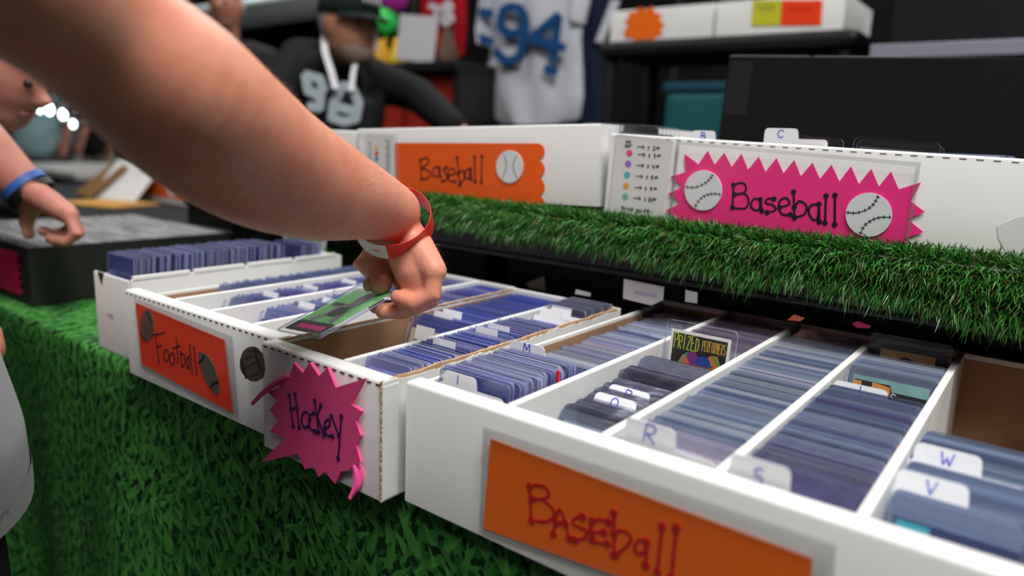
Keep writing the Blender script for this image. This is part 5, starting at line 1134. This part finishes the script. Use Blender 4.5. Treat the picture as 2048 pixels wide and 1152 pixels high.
# screens on the right edge
t = thing('display_case', 'dark display case with pale lavender ledge at the right edge', 'case', (.35, 1.75, FLOOR))
zl = onY((1900, 114), 1.56).z; zu = onY((1900, 82), 1.56).z
obj('cabinet', MB().bbox((-.02, 1.60, FLOOR), (1.2, 2.1, zl), .006), M['blackcard'], t); obj('ledge', MB().bbox((-.03, 1.56, zl), (1.2, 2.1, zu), .004), mat('lavender_ledge', (.26, .26, .33), .6), t)
obj('upper_cabinet', MB().bbox((.0, 1.62, zu), (1.2, 2.1, zu+.26), .006), mat('near_black_case', (.007, .007, .009), .4), t); obj('top_trim', MB().bbox((-.02, 1.60, zu+.26), (1.2, 2.1, zu+.29), .004), M['black'], t)
# ---- hall at the far left
DT = fabric('dark_grey_cloth', (.035, .037, .04), .9)
t = thing('exhibitor_table', 'neighbouring exhibitor table with dark cloth and envelopes', 'table', (-2.9, 1.2, FLOOR))
obj('cloth_top', MB().bbox((-3.7, .62, TZ-.03), (-1.85, 1.46, TZ), .006), DT, t); obj('skirt', MB().box((-3.68, .64, FLOOR+.01), (-1.87, 1.44, TZ-.03)), DT, t)
def envelope(px, w_, h_, rz, mm, label, zz=TZ+.002, tiltx=0, n='envelope'):
    p = onZ(px, zz); t = thing(n, label, n, p, rot=(tiltx, 0, rz)); obj('sheet', MB().bbox((-w_/2, 0, 0), (w_/2, h_, .006), .002), mm, t, True); obj('flap', MB().prism([(-w_/2+.01, h_-.005, .0062), (w_/2-.01, h_-.005, .0062), (0, h_*.6, .0062)], (0, 0, .001)), mm, t, True)
KR = mat('kraft_yellow', (.62, .33, .08), .7, var=.1, scale=10)
envelope((165, 412), .30, .22, .3, KR, 'yellow padded envelope on the neighbouring table'); envelope((165, 392), .26, .20, -.2, mat('kraft_brown', (.30, .15, .05), .7), 'brown envelope propped behind the yellow one', TZ+.008, .7)
envelope((222, 402), .28, .20, .2, M['paper'], 'white paper propped on the neighbouring table', TZ+.002, .8, 'paper'); envelope((212, 382), .20, .18, .0, M['paper'], 'second white paper behind the propped one', TZ+.002, .9, 'paper')
p0 = onZ((279, 396), TZ+.002); fb = card_box('card_box', 'white card box with orange sign on the neighbouring table', (p0.x, p0.y, TZ+.001), .46, .40, .112, [.09, .18, .27, .36])
s = thing('sign', 'orange sign on the white card box of the neighbouring table', 'sign', (p0.x+.15, p0.y-.001, TZ+.02)); obj('card', MB().box((p0.x+.008, p0.y-.0016, TZ+.022), (p0.x+.24, p0.y-.0006, TZ+.106)), M['orange'], s); obj('baseball_cutout', MB().prism([(p0.x+.275+.032*math.cos(a*PI/8), p0.y-.0016, TZ+.06+.032*math.sin(a*PI/8)) for a in range(16)], (0, .001, 0)), M['ball'], s); obj('card_end', MB().box((p0.x+.24, p0.y-.0014, TZ+.022), (p0.x+.40, p0.y-.0006, TZ+.106)), M['orange'], s)
t = thing('folding_table', 'pale distant folding table in the hall', 'table', (-5.0, 2.0, FLOOR)); obj('tabletop', MB().bbox((-5.9, 1.55, TZ-.04), (-4.5, 2.3, TZ), .006), mat('pale_tabletop', (.5, .48, .46), .6), t)
for x in (-5.8, -4.6):
    for y in (1.62, 2.22): obj('leg', MB().sweep([(x, y, FLOOR), (x, y, TZ-.04)], [.016, .016], 8), M['black'], t)
obj('storage_crate', MB().bbox((-5.6, 1.7, FLOOR+.02), (-4.7, 2.2, TZ-.06), .01), M['blackcard'], t)
for (x, y, l) in ((-4.3, 2.75, 'dark folding chair in the hall behind the arm'), (-5.0, 3.2, 'second dark folding chair farther back in the hall')):
    t = thing('folding_chair', l, 'chair', (x, y, FLOOR)); GM = mat('grey_metal', (.10, .105, .11), .5)
    obj('seat', MB().bbox((x-.21, y-.2, FLOOR+.43), (x+.21, y+.2, FLOOR+.46), .01), GM, t); obj('backrest', MB().bbox((x-.21, y+.18, FLOOR+.62), (x+.21, y+.22, FLOOR+.84), .01), GM, t)
    for sx in (-.19, .19):
        obj('leg', MB().sweep([(x+sx, y-.2, FLOOR), (x+sx, y+.21, FLOOR+.86)], [.013, .013], 8), GM, t); obj('leg', MB().sweep([(x+sx, y+.22, FLOOR), (x+sx, y-.18, FLOOR+.44)], [.013, .013], 8), GM, t)
# duct across the hall and glowing balls standing in for reflected highlights
p0, p1 = dep((330, 50), 9.5), dep((760, -12), 7.5); d = (p1-p0); tag(obj('air_duct', MB().sweep([p0-d*1.2, p0, p1, p1+d*.4], [.16]*4, 20), mat('galvanised_duct', (.75, .80, .80), .5, .5), smooth=True), 'long pale air duct hanging under the dark ceiling', 'duct')
GLOWM = mat('far_lamp_glow', (.85, 1, 1), .5, emit=9)
for k, (px, r) in enumerate((((99, 219), .075), ((126, 229), .07), ((146, 248), .055), ((80, 219), .05))):
    c0 = dep(px, 5.4); r *= .5; t = thing('spotlight', ['round white spotlight above the distant visitors', 'bright spotlight next to the arm edge', 'lower bright spotlight touching the arm edge', 'dim round spotlight over the light-blue shirt'][k], 'lamp', c0, 'distant spotlights'); obj('lens', MB().ball(c0, (r, r*.5, r), n=10), GLOWM, t, smooth=True); obj('housing', MB().sweep([c0+V((-.05, .06, .0)), c0+V((-.2, .22, .05))], [r*1.1, r*.8], 12), M['black'], t, smooth=True); obj('stem', MB().sweep([c0+V((-.12, .14, .03)), V((c0.x-.12, c0.y+.14, 5.2))], [.012, .012], 8), M['black'], t)
# ---------------------------------------------------------------- other people
# vendor leaning over behind the booth
def vendor():
    d = 2.20; h = dep((700, 56), d); f = (R_*.74 - U_*.20 - F_*.62).normalized()
    J = dict(head=h, neck=dep((674, 112), d+.09), shR=dep((600, 118), 2.33), shL=dep((752, 160), 2.46), hip=dep((655, 330), 2.36), elL=dep((838, 192), 2.30), wrL=dep((908, 252), 2.10), elR=dep((556, 190), 2.12), wrR=dep((575, 250), 2.0))
    x, y = J['hip'].x, J['hip'].y
    for s, k in (('L', .1), ('R', -.1)): J['kn'+s] = V((x+k, y+.05, FLOOR+.46)); J['an'+s] = V((x+k, y+.06, FLOOR+.08))
    BK = fabric('black_sweater', (.012, .013, .014))
    t = person('vendor in black shirt, dark cap and white lanyard leaning over the booth', J, BK, mat('dark_jeans', (.02, .022, .03), .9), M['skin3'], mat('grey_hair', (.35, .33, .31), .8), (.25, -.95, 0), sleeve='long', headf=f, headup=(0, 0, 1), beard=mat('grey_beard', (.22, .15, .12), .9), vox=.009)
    r, ff, u = frame(f); c = h; rot = Matrix((r, ff, u)).transposed(); CP = fabric('dark_green_cap', (.012, .022, .02))
    mb = MB(); mb.ball(c+u*.045-ff*.008, (.088, .106, .095), n=14, rot=rot)
    for i, p in enumerate(mb.v):
        q = (p-c).dot(u)
        if q < .040: mb.v[i] = p + u*(.040-q)
    cap = obj('cap', mb, CP, t, smooth=True)
    rings = []
    for i in range(9):
        a = math.radians(-70+140*i/8); rim = ff*math.cos(a)*.10+r*math.sin(a)*.086; out = ff*(.055*math.cos(a*1.1))
        p0 = c+u*.042+rim*.9; p1 = c+u*(.030-.010*math.cos(a))+rim+out; rings.append([p0, p1, p1-u*.004, p0-u*.004])
    obj('brim', MB().loft(rings), CP, cap, smooth=True, auto=40)
    mb = MB()
    for k in range(4): mb.stroke([c+u*.085+ff*.098+r*(-.03+.018*k)+u*0, c+u*.066+ff*.104+r*(-.024+.018*k)], .008, ff, .004)
    obj('cap_lettering', mb, mat('grey_thread', (.35, .36, .36), .8), cap)
    LN = mat('white_lanyard', (.72, .72, .76), .7)
    mb = MB()
    def strip(pts, w_): 
        rings = []
        for p in curve(pts, 5): rings.append([p - R_*w_/2, p + R_*w_/2, p + R_*w_/2 - F_*.003, p - R_*w_/2 - F_*.003])
        return rings
    obj('lanyard', MB().loft(strip([dep((650, 58), 2.24), dep((650, 100), 2.17), dep((662, 140), 2.14), dep((672, 178), 2.12)], .020)).loft(strip([dep((714, 116), 2.20), dep((707, 145), 2.15), dep((703, 182), 2.13)], .016)), LN, t)
    GP = mat('pale_grey_print', (.36, .42, .46), .8, var=.2, scale=30)
    mb = MB(); n = -F_
    def blob(pts, dd, hole=None): mb.stroke([dep(p, dd) for p in pts], .026, n, .004)
    blob([(612, 150), (640, 158), (648, 178), (634, 190), (616, 178), (612, 152)], 2.135); blob([(616, 182), (642, 194), (640, 216), (620, 214)], 2.135)
    blob([(686, 172), (668, 206), (664, 236), (690, 244), (712, 238), (718, 206), (704, 176), (686, 172)], 2.15); blob([(676, 214), (706, 222)], 2.15)
    obj('shirt_print', mb, GP, t)
vendor()
# visitor at the black box: bent head, maroon shirt, bare arm with wristbands
def visitor():
    hd = dep((2, 140), 1.42)
    J = dict(head=hd, neck=hd+V((-.12, -.12, .05)), shR=V((-1.28, -.10, .27)), shL=V((-1.62, .02, .30)), hip=V((-1.55, -.42, .08)), elR=dep((-120, 215), 1.13), wrR=dep((52, 378), 1.165), elL=V((-1.75, .05, .05)), wrL=V((-1.55, .16, .03)))
    for s, k in (('L', -.12), ('R', .12)): J['kn'+s] = V((-1.56+k, -.43, FLOOR+.48)); J['an'+s] = V((-1.57+k, -.45, FLOOR+.08))
    t = person('visitor in maroon shirt bending over the black card box', J, fabric('maroon_shirt', (.045, .012, .022)), mat('dark_trousers', (.015, .016, .02), .9), M['skin2'], mat('black_hair', (.012, .01, .01), .6), (.5, .85, 0), headf=(.75, .45, -.42), vox=.007, hands=False)
    b = MB(); W = J['wrR']; D_ = 1.165
    b.sweep([J['elR'], J['elR'].lerp(W, .5), W], [.048, .043, .032], 16)
    ch = {'i': [((128, 418), 1.15), ((150, 452), 1.14), ((112, 470), 1.135), ((86, 462), 1.14)], 'm': [((136, 424), 1.135), ((155, 462), 1.125), ((118, 478), 1.12), ((100, 478), 1.125)], 'r': [((140, 428), 1.115), ((158, 468), 1.105), ((128, 484), 1.105), ((108, 482), 1.11)], 'p': [((138, 432), 1.095), ((154, 470), 1.09), ((130, 485), 1.09), ((116, 482), 1.095)]}
    for k, c in ch.items():
        p = [dep(*q) for q in c]; b.sweep([W.lerp(p[0], .1), W.lerp(p[0], .6), p[0]], [.022, .019, .0135], 12); b.sweep(p, [.0115, .0105, .0095, .0085], 12)
    b.sweep([dep((70, 398), 1.16), dep((58, 420), 1.17), dep((52, 445), 1.175), dep((58, 468), 1.175)], [.022, .017, .013, .010], 12)
    o = obj('arm_and_hand', b, M['skin2'], t); remesh(o, .004, 5)
    ax = (W-J['elR']).normalized(); e1 = ax.orthogonal().normalized(); e2 = ax.cross(e1)
    for (nm, off, mm, lab) in (('wristband', -.004, mat('blue_rubber', (.03, .12, .42), .5), 'blue rubber band on the wrist of the bending visitor'), ('wristband', .012, mat('black_rubber', (.006, .006, .007), .5), 'black rubber band below the blue one on the bending visitor')):
        c = W + ax*off; rings = []
        for i in range(33):
            a = 2*PI*i/32; q = e1*math.cos(a)+e2*math.sin(a); rings.append([c+q*.0335-ax*.007, c+q*.0375-ax*.006, c+q*.0375+ax*.006, c+q*.0335+ax*.007])
        wb = thing(nm, lab, 'wristband', c); obj('band', MB().loft(rings, cap=False), mm, wb, smooth=True, auto=50)
visitor()
HB = mat('dark_brown_hair', (.03, .02, .015), .7)
p = dep((72, 250), 6.0); person('distant visitor in light-blue T-shirt', standing(p.x, p.y, 1.78, (.8, -.5, 0)), fabric('light_blue_shirt', (.34, .52, .56)), mat('grey_shorts', (.12, .13, .14), .9), M['skin2'], HB, (.8, -.5, 0), vox=.014)
p = dep((116, 262), 6.3); person('distant visitor in grey T-shirt and pale trousers', standing(p.x, p.y, 1.80, (.7, -.6, 0)), fabric('mid_grey_shirt', (.25, .25, .28)), mat('pale_trousers', (.45, .44, .43), .9), M['skin2'], HB, (.7, -.6, 0), vox=.014)
p = dep((190, 265), 7.2); person('distant visitor in cream clothes beside the arm', standing(p.x, p.y, 1.72, (.6, -.7, 0)), mat('black_top', (.02, .02, .022), .9), mat('cream_trousers', (.5, .45, .38), .9), M['skin3'], HB, (.6, -.7, 0), vox=.014)
p = dep((428, 10), 3.5); person('white-haired visitor half hidden behind the reaching arm', standing(p.x-.04, p.y+.10, (p.z-FLOOR)/1.63*1.75, (.6, -.8, 0)), mat('dark_jacket', (.02, .02, .022), .9), mat('dark_slacks', (.02, .02, .022), .9), M['skin3'], mat('white_hair', (.6, .6, .57), .8), (.6, -.8, 0), vox=.012)
# ---------------------------------------------------------------- lift everything so the floor is at zero
for o in list(sc.objects):
    if o.parent is None and o.type not in ('CAMERA', 'LIGHT'): o.location.z -= FLOOR
